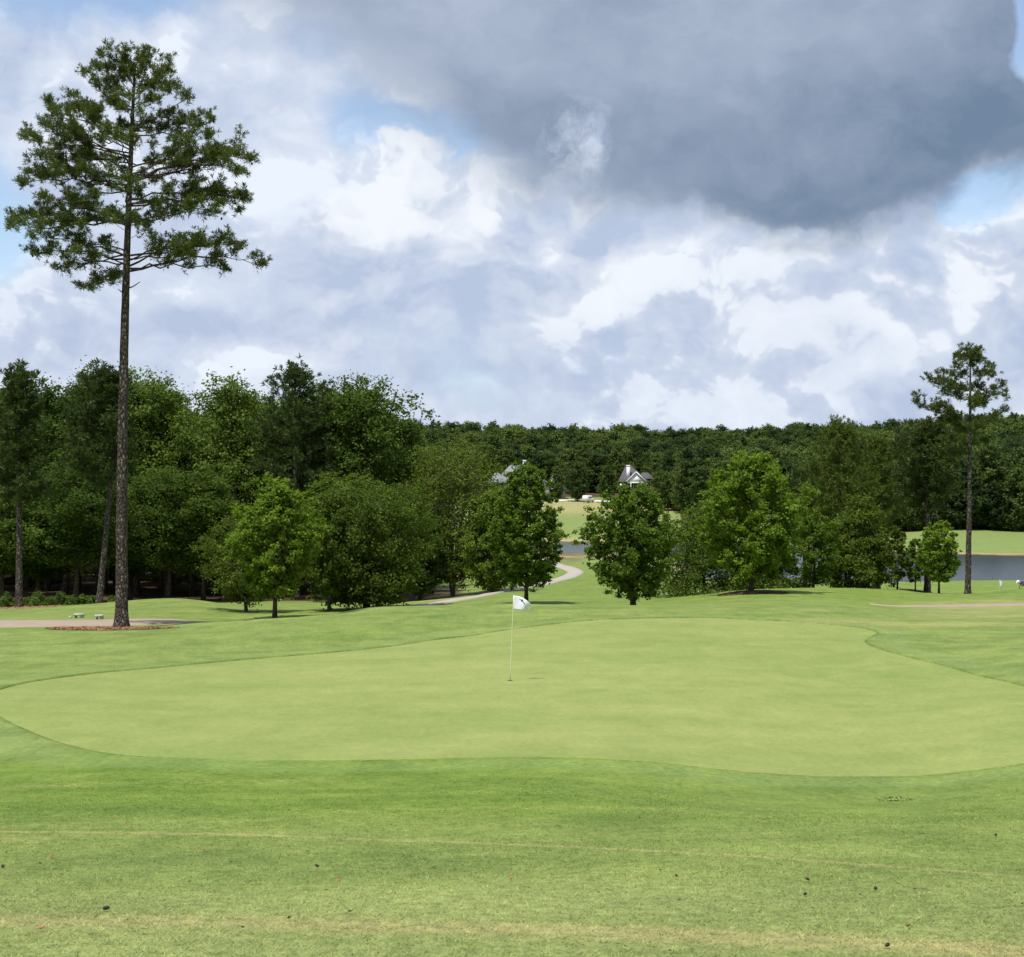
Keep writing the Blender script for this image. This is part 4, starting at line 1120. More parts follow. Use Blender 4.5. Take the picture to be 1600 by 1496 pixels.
for k in (3, 2, 1, 0):
    oi = ng.nodes.new('GeometryNodeObjectInfo'); oi.transform_space = 'ORIGINAL'
    oi.inputs[0].default_value = next(c for c in made[k].children if c.name.startswith('crown'))
    g2 = ng.nodes.new('GeometryNodeGeometryToInstance')
    ng.links.new(oi.outputs['Geometry'], g2.inputs[0]); ng.links.new(g2.outputs[0], jn.inputs[0])
def named_attr(n_, ty):
    q = ng.nodes.new('GeometryNodeInputNamedAttribute'); q.data_type = ty; q.inputs[0].default_value = n_
    return q.outputs[0]
ng.links.new(gi.outputs[0], iop.inputs['Points']); ng.links.new(jn.outputs[0], iop.inputs['Instance'])
iop.inputs['Pick Instance'].default_value = True
ng.links.new(named_attr('kin', 'INT'), iop.inputs['Instance Index'])
ng.links.new(named_attr('rot', 'FLOAT_VECTOR'), iop.inputs['Rotation'])
ng.links.new(named_attr('scl', 'FLOAT_VECTOR'), iop.inputs['Scale'])
ng.links.new(iop.outputs[0], go.inputs[0])
md = fw.modifiers.new('trees', 'NODES'); md.node_group = ng

# ------------------------------------------------------------------ the two far houses
M['roof_grey'] = plain('grey_shingle', (0.20, 0.205, 0.22), 0.9, 0.25, 3.0)
M['roof_dark'] = plain('dark_shingle', (0.085, 0.08, 0.085), 0.9, 0.3, 3.0)
M['white_paint'] = plain('white_paint', (0.80, 0.80, 0.80), 0.55, 0.04, 3.0)
M['brick_wall'] = plain('brown_brick', (0.17, 0.085, 0.06), 0.9, 0.3, 8.0)
M['stucco'] = plain('tan_stucco', (0.42, 0.36, 0.28), 0.9, 0.12, 5.0)
M['glass'] = plain('dark_glass', (0.02, 0.025, 0.03), 0.08, 0.1, 2.0, spec=0.6)


def hip_roof(mb, x0, x1, y0, y1, z0, zr, rx0, rx1, ov=0.5, th=0.18):
    """Hip roof over a rectangle with a ridge from rx0 to rx1 at mid depth."""
    x0 -= ov; x1 += ov; y0 -= ov; y1 += ov; ym = (y0 + y1) / 2
    v = [(x0,y0,z0),(x1,y0,z0),(x1,y1,z0),(x0,y1,z0),(rx0,ym,zr),(rx1,ym,zr),(x0,y0,z0-th),(x1,y0,z0-th),(x1,y1,z0-th),(x0,y1,z0-th)]
    mb.add(v, [[0,1,5,4],[2,3,4,5],[0,6,7,1],[1,7,8,2],[2,8,9,3],[3,9,6,0],[9,8,7,6]], [[1,2,5],[3,0,4]])


def window(parent, x, y, z, w, h):
    f = MB(); f.box((x-w/2-0.1, y-0.06, z-0.1), (x+w/2+0.1, y+0.05, z+h+0.1))
    fo = f.build('window', M['white_paint'], parent)
    p = MB()
    for sx in (-1, 1):
        for k in (0, 1): p.box((x + sx*w/4 - w/4 + 0.04, y-0.09, z + k*h/2 + 0.04), (x + sx*w/4 + w/4 - 0.04, y-0.065, z + (k+1)*h/2 - 0.04))
    p.build('pane', M['glass'], fo)


# grey roofed house
dH = 534.0; s = dH / F
base = at(820, dH); zb = base.z
def hx(px): return (px - 820) * s
def hz(py): return -(py - HZ) * s - zb
h = empty('grey_roofed_house', base, 'large house with pale grey hipped roof and white chimney', 'house')
w = MB(); w.box((hx(770), 0, -1.5), (hx(858), 13, hz(758))); w.build('wall', M['stucco'], h)
w = MB(); w.box((hx(858), 1.5, -1.5), (hx(884), 11, hz(766))); w.build('wing_wall', M['stucco'], h)
r = MB(); hip_roof(r, hx(770), hx(858), 0, 13, hz(758), hz(726), hx(797), hx(826)); ro = r.build('roof', M['roof_grey'], h)
c = MB(); c.box((hx(817), 1.8, hz(752)), (hx(822), 2.9, hz(719))); c.box((hx(816.4), 1.65, hz(720.5)), (hx(822.6), 3.05, hz(719.2))); c.build('chimney', M['white_paint'], ro)
for q_, r_ in ((800, 0.25), (809, 0.18)):
    v_ = MB(); v_.tube([[hx(q_), 5.4, hz(731)], [hx(q_), 5.4, hz(727)]], [r_, r_], 6); v_.build('roof_vent', M['roof_dark'], ro)
r = MB(); hip_roof(r, hx(762), hx(790), -2.5, 9, hz(754), hz(739), hx(773), hx(780)); r.build('lower_roof', M['roof_grey'], h)
r = MB(); hip_roof(r, hx(856), hx(884), 1, 11.5, hz(764), hz(742), hx(864), hx(868)); r.build('wing_roof', M['roof_grey'], h)
w = MB(); w.box((hx(762), -2.4, -1.5), (hx(769.9), 9, hz(754))); w.build('side_wall', M['stucco'], h)
for k in range(5):
    window(h, hx(788 + k * 15), 0, hz(768), 1.3, 1.7)
    window(h, hx(788 + k * 15), 0, 0.9, 1.3, 1.8)

# gabled house with columns
dH = 540.0; s = dH / F; base = at(990, dH); zb = base.z
def hx(px): return (px - 990) * s
h = empty('gabled_house', base, 'brick house with dark roof and white columned gable porch', 'house')
w = MB(); w.box((hx(970), 0, -1.5), (hx(1012), 10, hz(753.5))); w.build('wall', M['brick_wall'], h)
r = MB(); hip_roof(r, hx(970), hx(1012), 0, 10, hz(753), hz(726), hx(980), hx(986)); ro = r.build('roof', M['roof_dark'], h)
r = MB(); hip_roof(r, hx(1000), hx(1022), 2, 9, hz(748), hz(738), hx(1006), hx(1014)); r.build('rear_roof', M['roof_dark'], h)
w = MB(); w.box((hx(1012.2), 2.2, -1.5), (hx(1021), 8.8, hz(748.5))); w.build('rear_wall', M['brick_wall'], h)
c = MB(); c.box((hx(979.5), 0.9, hz(751)), (hx(984.8), 1.9, hz(727))); c.box((hx(979), 0.8, hz(728.4)), (hx(985.3), 2.0, hz(727.2))); c.build('chimney', M['white_paint'], ro)
g = MB()                                             # pediment: white face and raking boards
x0, x1, xm, za, zt_ = hx(979.5), hx(1006.5), hx(993), hz(753.5), hz(740)
g.add([(x0,-3.0,za),(x1,-3.0,za),(xm,-3.0,zt_),(x0,-2.8,za),(x1,-2.8,za),(xm,-2.8,zt_)], [[0,3,4,1],[1,4,5,2],[2,5,3,0]], [[0,1,2],[5,4,3]])
g.build('gable_face', M['white_paint'], h)
t_ = MB()
for sx, xe in ((-1, hx(977.5)), (1, hx(1008.5))):
    t_.add([(xe,-3.35,za-0.15),(xe,-3.35,za+0.25),(xm,-3.35,hz(737.2)),(xm,-3.35,hz(739.2)),(xe,-3.12,za-0.15),(xe,-3.12,za+0.25),(xm,-3.12,hz(737.2)),(xm,-3.12,hz(739.2))],
           [[0,3,2,1],[4,5,6,7],[0,1,5,4],[1,2,6,5],[2,3,7,6],[3,0,4,7]])
t_.build('raking_trim', M['white_paint'], h)
pr = MB(); e_, f_ = hx(977.2), hx(1008.8)
pr.add([(e_,-3.1,za+0.22),(xm,-3.1,hz(737.3)),(f_,-3.1,za+0.22),(e_,2.5,za+0.22),(xm,5.0,hz(737.3)),(f_,2.5,za+0.22)], [[0,1,4,3],[1,2,5,4]])
pr.build('porch_roof', M['roof_dark'], h)
bm_ = MB(); bm_.box((x0, -3.0, za-0.5), (x1, -2.5, za-0.02)); bm_.build('porch_beam', M['white_paint'], h)
for pxc in (984.8, 1001):
    cb = MB(); cb.tube([[hx(pxc), -2.75, -0.5], [hx(pxc), -2.75, 0.3], [hx(pxc), -2.75, za-0.8], [hx(pxc), -2.75, za-0.45]], [0.30, 0.25, 0.21, 0.30], 10); cb.build('column', M['white_paint'], h)
for k, pxc in enumerate((974, 993, 1010)):
    window(h, hx(pxc), 0, hz(764), 1.2, 1.6); window(h, hx(pxc), 0, 1.0, 1.2, 1.8)
st = MB(); st.add([(hx(968),-1.0,hz(757)),(hx(970),-1.0,hz(756)),(hx(975),-1.0,hz(763)),(hx(973),-1.0,hz(764)),(hx(968),-0.8,hz(757)),(hx(970),-0.8,hz(756)),(hx(975),-0.8,hz(763)),(hx(973),-0.8,hz(764))],
              [[0,3,2,1],[4,5,6,7],[0,1,5,4],[1,2,6,5],[2,3,7,6],[3,0,4,7]]); st.build('stair_rail', M['white_paint'], h)

# white van on the driveway
M['tyre'] = plain('tyre_rubber', (0.02, 0.02, 0.02), 0.9)
M['steel'] = plain('steel', (0.5, 0.5, 0.5), 0.35, metal=0.8)
vb = at(919, 505); vb.z += 0.13
van = empty('white_van', vb, 'white van parked on the driveway between the far houses', 'van', rz=math.radians(62))
mb = MB()
prof = np.array([(-2.3, 0.35), (-2.35, 1.2), (-2.25, 2.05), (-2.0, 2.15), (0.6, 2.15), (1.0, 2.0), (1.6, 1.25), (2.25, 1.05), (2.4, 0.75), (2.38, 0.35)])
n = len(prof)
v = [(x, y * (0.95 if z > 1.9 else 1.0), z) for y in (-0.95, 0.95) for x, z in prof]
mb.add(v, [[i, (i+1) % n, n + (i+1) % n, n + i] for i in range(n)], [[0, i+1, i] for i in range(1, n-1)] + [[n, n+i, n+i+1] for i in range(1, n-1)])
mb.build('body', M['white_paint'], van)
for sx in (-1.45, 1.5):
    for sy in (-0.86, 0.86):
        wb = MB(); wb.tube([[sx, sy - 0.11, 0.34], [sx, sy + 0.11, 0.34]], [0.34, 0.34], 14); wo_ = wb.build('wheel', M['tyre'], van)
        rb = MB(); q = math.copysign(0.125, sy); rb.tube([[sx, sy, 0.34], [sx, sy + q, 0.34]], [0.19, 0.19], 10); rb.build('rim', M['steel'], wo_)
for a, b in ((-1.9, -0.8), (-0.6, 0.5), (0.62, 1.15)):
    wb = MB(); wb.box((a, -0.972, 1.3), (b, -0.955, 1.85)); wb.build('window', M['glass'], van)

# ------------------------------------------------------------------ flags
M['flag_pole'] = plain('pale_yellow_pole', (0.62, 0.64, 0.42), 0.4)
M['hole'] = plain('hole_liner', (0.05, 0.05, 0.045), 0.8)
def cloth():
    m, t, b = new_mat('flag_cloth')
    n = noise(t, objco(t), 40, 4, 0.6)
    t.links.new(mixc(t, n, (0.74, 0.77, 0.82), (0.84, 0.86, 0.90)), b.inputs['Base Color']); b.inputs['Roughness'].default_value = 0.8
    tr = t.nodes.new('ShaderNodeBsdfTranslucent'); tr.inputs[0].default_value = (0.8, 0.83, 0.88, 1)
    mx = t.nodes.new('ShaderNodeMixShader'); mx.inputs[0].default_value = 0.2
    t.links.new(b.outputs[0], mx.inputs[1]); t.links.new(tr.outputs[0], mx.inputs[2]); t.links.new(mx.outputs[0], t.nodes['Material Output'].inputs[0])
    return m
M['cloth'] = cloth()
M['emblem'] = plain('flag_print', (0.05, 0.055, 0.09), 0.8)


def flagstick(loc, label, h=2.13, fl=0.50, fh=0.335, az_=0.0, sag=0.25, tilt=(0.06, 0.0), emblem=True, shape='fly', hole=True):
    e = empty('flagstick', loc, label, 'golf flag', 'flagsticks')
    top = np.array([tilt[0], tilt[1], h])
    p = MB(); p.tube(np.array([top * s for s in np.linspace(-0.03, 1, 8)]), np.linspace(0.011, 0.008, 8), 8); p.build('pole', M['flag_pole'], e, smooth=True)
    if hole:
        c = MB(); th = np.linspace(0, 2*math.pi, 24, endpoint=False)
        for r0, r1, z in ((0.054, 0.064, 0.008),):
            v = np.vstack([np.stack([np.cos(th)*r, np.sin(th)*r, np.full(24, z)], 1) for r in (0.012, r1)]); i = np.arange(24); k = (i+1) % 24
            c.add(v, np.stack([i, i+24, k+24, k], 1)[:, ::1])
        c.build('cup', M['hole'], e)
    nu, nv = 22, 12
    U_, V_ = np.meshgrid(np.linspace(0, 1, nu), np.linspace(0, 1, nv))
    def surf(u, v):
        if shape == 'fly':
            x = fl * u * (0.84 - 0.03 * v * u)
            zt_, zb_ = -fh * 0.60 * u ** 2.2, -fh * (1.0 + 0.10 * u); zz = zt_ + (zb_ - zt_) * v
            y = -0.10 * np.sin(u * 2.6 + v * 1.1) * u + 0.05 * u * np.sin(5 * u + 2 * v)
        else:                                        # hanging limp
            x = fl * (0.42 * u - 0.10 * u * v); zz = -(fh * v * 1.0 + fl * 0.55 * u ** 1.2)
            y = 0.07 * np.sin(u * 8 + v) * u
        c, s = math.cos(az_), math.sin(az_)
        return np.stack([top[0] + x*c - y*s - tilt[0] * v * fh / h, top[1] + x*s + y*c, top[2] - 0.01 + zz], -1)
    fm = MB(); i = np.arange(nu * nv).reshape(nv, nu)
    q = np.stack([i[:-1, :-1], i[1:, :-1], i[1:, 1:], i[:-1, 1:]], -1).reshape(-1, 4)
    fm.add(surf(U_, V_).reshape(-1, 3), q); fo = fm.build('flag', M['cloth'], e, smooth=True)
    md = fo.modifiers.new('thickness', 'SOLIDIFY'); md.thickness = 0.002; md.offset = 0
    if emblem:
        eb = MB()
        def patch(pts):                              # small printed shape riding 4 mm before the cloth
            P = np.array([surf(np.array(a), np.array(b)) for a, b in pts]) + [0, -0.005, 0]
            k = len(P); eb.add(np.vstack([P, P.mean(0)]), [], [[k, j, (j+1) % k] for j in range(k)])
        patch([(0.46, 0.17), (0.55, 0.14), (0.56, 0.26), (0.50, 0.36), (0.44, 0.30)])
        patch([(0.55, 0.27), (0.60, 0.30), (0.70, 0.44), (0.66, 0.47), (0.57, 0.36)])
        patch([(0.70, 0.62), (0.73, 0.60), (0.83, 0.76), (0.80, 0.80)])
        for a in (0.34, 0.38, 0.42): patch([(a, 0.14 + 0.1 * a), (a + 0.03, 0.13 + 0.1 * a), (a + 0.03, 0.19 + 0.1 * a), (a, 0.2 + 0.1 * a)])
        eb.build('printed_emblem', M['emblem'], fo)
    return e


fb = hit(797, 1064)
flagstick(fb, 'white flag with dark emblem on a pale pole in the putting green', h=fb.y * 133.5 / F, tilt=(0.085, 0.0), fl=0.50, fh=0.335)
f2 = at(437, 92); flagstick(f2, 'small white flag under the bright maple', h=-(926 - HZ) / F * 92 - f2.z, emblem=False, shape='limp', tilt=(0.0, 0.0), fl=0.42, fh=0.34)
f3 = at(1562, 104); flagstick(f3, 'small white flag hanging limp in front of the lake', h=-(906 - HZ) / F * 104 - f3.z, emblem=False, shape='limp', tilt=(0.0, 0.0), fl=0.5, fh=0.34)

# ------------------------------------------------------------------ golfer bending over by the lake
M['navy'] = plain('navy_shirt', (0.025, 0.03, 0.085), 0.85, 0.2)
M['skin'] = plain('skin', (0.45, 0.28, 0.20), 0.6, 0.08)
M['trouser'] = plain('dark_trousers', (0.03, 0.03, 0.045), 0.85, 0.2)
M['cap'] = plain('white_cap', (0.8, 0.8, 0.8), 0.7, 0.03)
gp = at(1604, 125)
person = empty('person', gp, 'person in navy shirt and white cap bending over on the lakeside green', 'person', rz=math.radians(8))
J = {  # joints, facing -x; bent over with bent knees
    'pelvis': ((0.12, 0, 0.80), 0.15), 'waist': ((-0.08, 0, 0.93), 0.14), 'chest': ((-0.32, 0, 1.00), 0.155), 'neck': ((-0.55, 0, 1.04), 0.060), 'head': ((-0.68, 0, 1.06), 0.095), 'crown': ((-0.77, 0, 1.09), 0.085),
}
def skin_body(name, verts, edges, mats, parent, root=0):
    me = bpy.data.meshes.new(name); me.from_pydata([v[0] for v in verts], edges, [])
    o = link(bpy.data.objects.new(name, me), parent)
    sk = o.modifiers.new('skin', 'SKIN'); sk.use_smooth_shade = True
    for i, v in enumerate(verts): me.skin_vertices[0].data[i].radius = (v[1], v[1])
    me.skin_vertices[0].data[root].use_root = True
    su = o.modifiers.new('subdivision', 'SUBSURF'); su.levels = 2; su.render_levels = 2
    me.materials.append(mats)
    return o
vs = [J[k] for k in ('pelvis', 'waist', 'chest', 'neck', 'head', 'crown')]; es = [(0, 1), (1, 2), (2, 3), (3, 4), (4, 5)]
for sy in (-1, 1):
    b_ = len(vs)
    vs += [((0.14, sy*0.10, 0.72), 0.10), ((-0.16, sy*0.13, 0.46), 0.065), ((0.06, sy*0.12, 0.10), 0.042), ((-0.10, sy*0.13, 0.035), 0.035), ((-0.20, sy*0.14, 0.03), 0.028)]
    es += [(0, b_), (b_, b_+1), (b_+1, b_+2), (b_+2, b_+3), (b_+3, b_+4)]
    a_ = len(vs)
    vs += [((-0.42, sy*0.19, 0.98), 0.062), ((-0.46, sy*0.21, 0.72), 0.046), ((-0.58, sy*0.08, 0.52), 0.032), ((-0.62, sy*0.04, 0.45), 0.034)]
    es += [(2, a_), (a_, a_+1), (a_+1, a_+2), (a_+2, a_+3)]
    for k in range(4):
        f_ = len(vs); y = sy*0.04 + (k - 1.5) * 0.018
        vs += [((-0.645, y, 0.40 - (0.006 if k in (1, 2) else 0)), 0.009), ((-0.63, y, 0.36), 0.008)]; es += [(a_+3, f_), (f_, f_+1)]
    f_ = len(vs); vs += [((-0.60, sy*0.04 - sy*0.035, 0.42), 0.010), ((-0.62, sy*0.04 - sy*0.04, 0.385), 0.009)]; es += [(a_+3, f_), (f_, f_+1)]
skin_body('body', vs, es, M['skin'], person)
def shell(name, chain, mat):
    mb = MB()
    for P, R in chain: mb.tube(P, R, 14)
    return mb.build(name, mat, person, smooth=True)
shell('shirt', [([(0.20, 0, 0.74), (0.08, 0, 0.83), (-0.08, 0, 0.93), (-0.32, 0, 1.00), (-0.46, 0, 1.03), (-0.53, 0, 1.04)], [0.165, 0.178, 0.172, 0.19, 0.15, 0.075]),
                ([(-0.36, -0.12, 1.0), (-0.43, -0.2, 0.96), (-0.455, -0.215, 0.80)], [0.09, 0.082, 0.07]), ([(-0.36, 0.12, 1.0), (-0.43, 0.2, 0.96), (-0.455, 0.215, 0.80)], [0.09, 0.082, 0.07])], M['navy'])
shell('trousers', [([(0.22, 0, 0.80), (0.14, 0, 0.76), (0.08, 0, 0.68)], [0.13, 0.185, 0.10])] + [([(0.14, sy*0.10, 0.74), (-0.16, sy*0.13, 0.46), (0.05, sy*0.12, 0.12)], [0.125, 0.088, 0.065]) for sy in (-1, 1)], M['trouser'])
mb = MB(); mb.tube([(-0.66, 0, 1.10), (-0.72, 0, 1.13), (-0.78, 0, 1.155), (-0.81, 0, 1.165)], [0.118, 0.120, 0.085, 0.02], 14)
mb.tube([(-0.80, 0, 1.02), (-0.86, 0, 1.00)], [0.09, 0.06], 10)
mb.build('cap', M['cap'], person, smooth=True)

# ------------------------------------------------------------------ stones, mulch, litter
M['stone'] = plain('pale_stone', (0.36, 0.35, 0.31), 0.9, 0.3, 5.0)
def rock(name, loc, w, dd_, hh, parent, seed):
    rng = np.random.default_rng(seed)
    mb = MB(); th = np.linspace(0, 2*math.pi, 12, endpoint=False); rr = 1 + rng.normal(size=12) * 0.07
    rows = []
    for s, z in ((0.9, 0), (1.0, 0.25), (1.0, 0.8), (0.93, 1.0), (0.3, 1.03)):
        rows.append(np.stack([np.cos(th)*w/2*s*rr, np.sin(th)*dd_/2*s*rr, np.full(12, z*hh) + rng.normal(size=12) * 0.012], 1))
    V0 = np.vstack(rows + [np.array([[0, 0, hh*1.03]])]); q = []; k = np.arange(12); k2 = (k+1) % 12
    for i in range(4): q.append(np.stack([i*12+k, i*12+k2, i*12+12+k2, i*12+12+k], 1))
    mb.add(V0, np.vstack(q), np.stack([48+k, 48+k2, np.full(12, 60)], 1))
    return mb.build(name, M['stone'], parent, loc=loc)
for i, (px, py, w_, lab) in enumerate(((123, 966, 0.50, 'larger flat stone slab on low footing behind the cart path'), (155, 968, 0.40, 'smaller rough stone slab on low footing beside the lone pine'))):
    L_ = hit(px, py); e = empty('stone_slab', L_, lab, 'stone', 'stones behind the cart path')
    rock('slab', (0, 0, 0.10), w_, 0.42, 0.09, e, 3 + i)
    for sx in (-0.3, 0.3): rock('footing', (sx * w_, 0, -0.03), 0.13, 0.28, 0.13, e, 9 + i)
    if i == 0: rock('footing', (-0.36, -0.05, -0.03), 0.14, 0.16, 0.10, e, 20)

M['straw'] = plain('pine_straw', (0.27, 0.155, 0.085), 0.95, 0.6, 12.0)
M['mulch'] = plain('dark_mulch', (0.085, 0.050, 0.030), 0.95, 0.4, 10.0)
def bed(name, c, rx, ry, n, mat, label, seed, hh=0.05, L=0.16):
    """A low bed of straw: a domed base under a great many loose strands."""
    rng = np.random.default_rng(seed); mb = MB()
    th = np.linspace(0, 2*math.pi, 40, endpoint=False)
    wob = 1 + 0.10*np.sin(3*th + seed) + 0.07*np.sin(7*th) + rng.normal(size=40) * 0.03
    rows = []
    for s, z in ((1.0, -0.06), (0.95, 0.2), (0.6, 0.8), (0.25, 1.0)):
        X = c.x + np.cos(th)*rx*s*wob; Y = c.y + np.sin(th)*ry*s*wob
        rows.append(np.stack([X, Y, ground(X, Y) + z*hh + 0.01], 1))
    V0 = np.vstack(rows); k = np.arange(40); k2 = (k+1) % 40
    mb.add(np.vstack([V0, V0[-40:].mean(0)]), np.vstack([np.stack([i*40+k, i*40+k2, i*40+40+k2, i*40+40+k], 1) for i in range(3)]), np.stack([120+k, 120+k2, np.full(40, 160)], 1))
    r = np.sqrt(rng.uniform(0, 1.05, n)); a = rng.uniform(0, 2*math.pi, n)
    wv_ = np.interp(a, th, wob, period=2*math.pi)
    X = c.x + np.cos(a)*rx*r*wv_; Y = c.y + np.sin(a)*ry*r*wv_
    Z = ground(X, Y) + hh*np.clip(1 - r, 0, 1)**0.6 + rng.uniform(0.005, 0.05, n)
    P = np.stack([X, Y, Z], 1); b = rng.uniform(0, 6.28, n)
    D = np.stack([np.cos(b), np.sin(b), rng.normal(size=n)*0.3], 1) * L * rng.uniform(0.4, 1, n)[:, None]
    W_ = np.stack([-np.sin(b), np.cos(b), rng.normal(size=n)*0.6], 1) * 0.012
    v = np.stack([P - D/2, P + W_, P + D/2, P - W_], 1).reshape(-1, 3); mb.add(v, np.arange(4*n).reshape(n, 4))
    o = mb.build(name, mat); o['kind'] = 'stuff'; o['label'] = label
    return o
c_ = at(188, 60); c_.x -= 0.45; c_.y -= 0.35
bed('pine_straw_bed', c_, 2.3, 0.75, 5000, M['straw'], 'reddish pine straw round the foot of the lone pine', 1)
bed('mulch_ring', at(1173, 88), 1.9, 1.5, 3000, M['mulch'], 'dark mulch ring round the spreading maple', 2, hh=0.14)
bed('mulch_ring', at(1449, 101), 1.6, 1.2, 2000, M['mulch'], 'dark mulch round the reddish pine trunk', 4, hh=0.10)
bed('pine_straw_bed', at(35, 97), 2.6, 1.6, 2500, M['straw'], 'pine straw round the dark straight pine', 5)

# dry leaves and cones lying on the turf
M['dry_leaf'] = plain('dry_leaf', (0.13, 0.075, 0.04), 0.8, 0.4, 20)
M['dry_leaf2'] = plain('rusty_leaf', (0.30, 0.14, 0.06), 0.8, 0.3, 20)
def leaf_mesh(name, mat, seed):
    rng = np.random.default_rng(seed); mb = MB(); n = 11
    th = np.linspace(0, 2*math.pi, n, endpoint=False); r = np.where(np.arange(n) % 2 == 0, 1.0, 0.55) * rng.uniform(0.8, 1.15, n)
    z = 0.35 + rng.uniform(-0.1, 0.75, n)
    V0 = np.vstack([np.stack([np.cos(th)*r, np.sin(th)*r*0.8, z], 1), [[0, 0, 0.12]]])
    V1 = V0 - [0, 0, 0.04]; k = np.arange(n); k2 = (k+1) % n
    mb.add(np.vstack([V0, V1]), np.stack([k, n+1+k, n+1+k2, k2], 1), np.vstack([np.stack([k, k2, np.full(n, n)], 1), np.stack([n+1+k2, n+1+k, np.full(n, 2*n+1)], 1)]))
    fl = [np.vstack(mb.q), np.vstack(mb.t)]
    return fast_mesh(name, np.vstack(mb.v), fl, [mat])
def cone_mesh():
    mb = MB(); rng = np.random.default_rng(4)
    prof = np.linspace(0, 1, 9); rad = np.sin(np.pi * (prof * 0.86 + 0.10)) ** 0.8 * 0.52
    mb.tube(np.stack([np.linspace(-1, 1, 9), np.zeros(9), np.full(9, 0.42)], 1), rad, 10, wob=1 + np.where((np.arange(9)[:, None] + np.arange(10)[None]) % 2 == 0, 0.28, -0.12))
    return fast_mesh('pine_cone', np.vstack(mb.v), [np.vstack(mb.q), np.vstack(mb.t)], [M['cone']])
LM = [leaf_mesh('fallen_leaf', M['dry_leaf'], 1), leaf_mesh('fallen_leaf', M['dry_leaf2'], 2)]
CM = cone_mesh()
spots = [(9, 1336, 0), (80, 1342, 1), (4, 1358, 2), (62, 1353, 0), (96, 1371, 0), (87, 1348, 0), (166, 1425, 2), (150, 1438, 0), (65, 1456, 1), (176, 1281, 1), (319, 1332, 1), (480, 1333, 0), (495, 1357, 2), (296, 1382, 0), (228, 1262, 0),
         (528, 1381, 1), (510, 1395, 0), (617, 1400, 0), (548, 1429, 0), (755, 1332, 0), (799, 1377, 1), (838, 1334, 0), (1032, 1364, 0), (1057, 1374, 1), (1262, 1369, 1), (1261, 1378, 2), (1258, 1402, 2), (1368, 1393, 2), (1344, 1403, 0),
         (1429, 1394, 1), (1340, 1309, 0), (1556, 1308, 2), (1061, 1411, 0), (1270, 1424, 0), (1387, 1483, 2), (1419, 1453, 1), (1047, 1491, 0), (936, 1399, 0), (1598, 1417, 1), (909, 1230, 0), (1588, 1364, 1), (452, 1439, 0), (378, 1454, 0),
         (118, 1032, 2), (72, 1018, 0), (216, 1023, 0), (234, 1015, 0), (97, 1005, 0), (140, 1000, 0), (69, 1026, 0), (263, 1029, 0), (40, 986, 0), (17, 993, 0)]
for (px, py, k) in spots:
    L_ = hit(px, py); L_.z += 0.012
    sz = {0: 0.013, 1: 0.017, 2: 0.016}[k] * rw.uniform(0.8, 1.25) * (1.0 if py > 1200 else 1.5)
    o = link(bpy.data.objects.new('pine_cone' if k == 2 else 'fallen_leaf', CM if k == 2 else LM[k]))
    o.location = L_; o.scale = (sz, sz, sz); o.rotation_euler = (rw.uniform(-.3, .3), rw.uniform(-.3, .3), rw.uniform(0, 6.28))
    if k == 2: tag(o, 'dark pine cone lying on the turf', 'pine cone', 'pine cones scattered on the turf')
    else: tag(o, ('small dark brown dead leaf on the turf', 'curled rusty dead leaf on the turf')[k], 'leaf', ('dark dead leaves on the turf', 'rusty dead leaves on the turf')[k])

M['weed'] = leaf_material('weed_leaf', (0.16, 0.22, 0.06), (0.32, 0.38, 0.14), 0.3)
# broad-leaved weed in the turf
wl = hit(1400, 1252)
leaf_clump('weed_patch', wl, 0.24, 0.11, 0.03, 150, 0.04, M['weed'], 'pale broad-leaved weed patch in the turf before the green', 'weed', seed=95, stems=4)

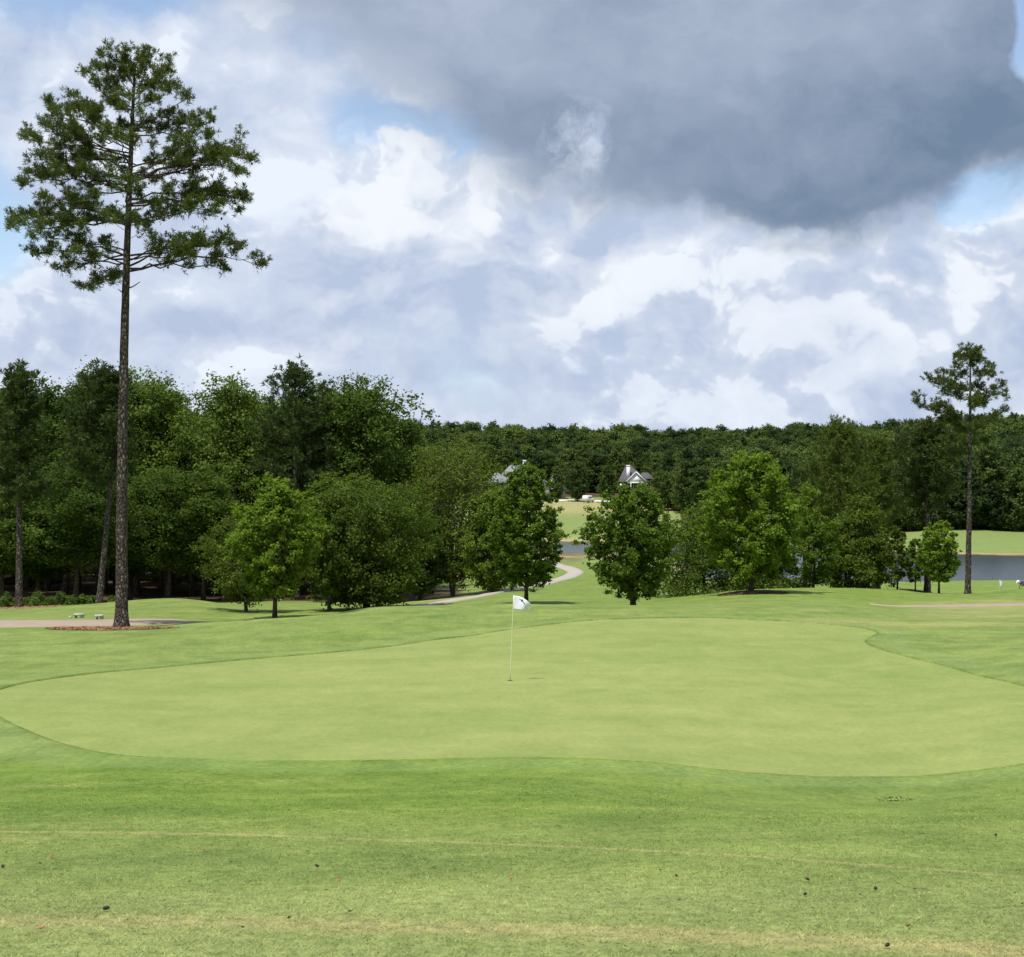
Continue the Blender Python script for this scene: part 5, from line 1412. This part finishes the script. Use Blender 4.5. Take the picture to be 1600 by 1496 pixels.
# ------------------------------------------------------------------ grass blades of the foreground
rg = np.random.default_rng(77)
NB = 520000
dmin, dmax = 5.6, 25.0
dl_ = np.exp(rg.uniform(math.log(dmin), math.log(dmax), NB))
sl_ = rg.uniform(-1, 1, NB); xl = sl_ * (0.36 * dl_ + 3.0)
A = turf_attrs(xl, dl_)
keep = A['green_sd'] < -0.06
keep &= rg.random(NB) < np.clip(1.2 - dl_ / 28, 0.15, 1) * np.clip((1 - np.abs(sl_)) * 4, 0, 1) * np.clip((25.5 - dl_) / 6, 0, 1)
xl, dl_ = xl[keep], dl_[keep]; A = {k: v[keep] for k, v in A.items()}
n = len(xl)
base = np.stack([xl, dl_, ground(xl, dl_) - 0.004], 1)
a = rg.uniform(0, 2*math.pi, n); hgt = rg.uniform(0.006, 0.020, n) * np.where(A['green_sd'] > -1.2, 0.6, 1.0)
wid = (0.0016 + 0.00032 * dl_) * rg.uniform(0.7, 1.3, n)
b = rg.uniform(0, 2*math.pi, n)
wv2 = np.stack([np.cos(a), np.sin(a), np.zeros(n)], 1) * wid[:, None]
tip = base + np.stack([np.cos(b) * hgt * 1.6, np.sin(b) * hgt * 1.6, hgt], 1)
v = np.stack([base - wv2, base + wv2, tip], 1).reshape(-1, 3)
at3 = {k: np.repeat(x, 3) for k, x in A.items()}; at3['tint'] = np.repeat(rg.uniform(0, 1, n), 3)
# taller blades standing along the cut edge of the green
nf_ = 46000
fi = rg.integers(0, len(GREEN), nf_); ft = rg.uniform(0, 1, nf_)[:, None]
fp = GREEN[fi] * (1 - ft) + np.roll(GREEN, -1, 0)[fi] * ft + out[fi] * (np.abs(rg.normal(size=nf_)) * 0.10)[:, None]
fx, fy = fp[:, 0], fp[:, 1]
FA = turf_attrs(fx, fy); FA['green_sd'] = np.minimum(FA['green_sd'], -0.2)
fb_ = np.stack([fx, fy, ground(fx, fy) + 0.01], 1); fa = rg.uniform(0, 6.283, nf_); fh_ = rg.uniform(0.012, 0.038, nf_)
fw_ = np.stack([np.cos(fa), np.sin(fa), np.zeros(nf_)], 1) * (0.002 + 0.00028 * fy)[:, None]
fc = rg.uniform(0, 6.283, nf_)
ftip = fb_ + np.stack([np.cos(fc) * fh_ * 0.8, np.sin(fc) * fh_ * 0.8, fh_], 1)
v = np.vstack([v, np.stack([fb_ - fw_, fb_ + fw_, ftip], 1).reshape(-1, 3)])
at3 = {k: np.concatenate([x, np.repeat(FA[k] if k != 'tint' else rg.uniform(0.2, 0.85, nf_), 3)]) for k, x in at3.items()}
n += nf_
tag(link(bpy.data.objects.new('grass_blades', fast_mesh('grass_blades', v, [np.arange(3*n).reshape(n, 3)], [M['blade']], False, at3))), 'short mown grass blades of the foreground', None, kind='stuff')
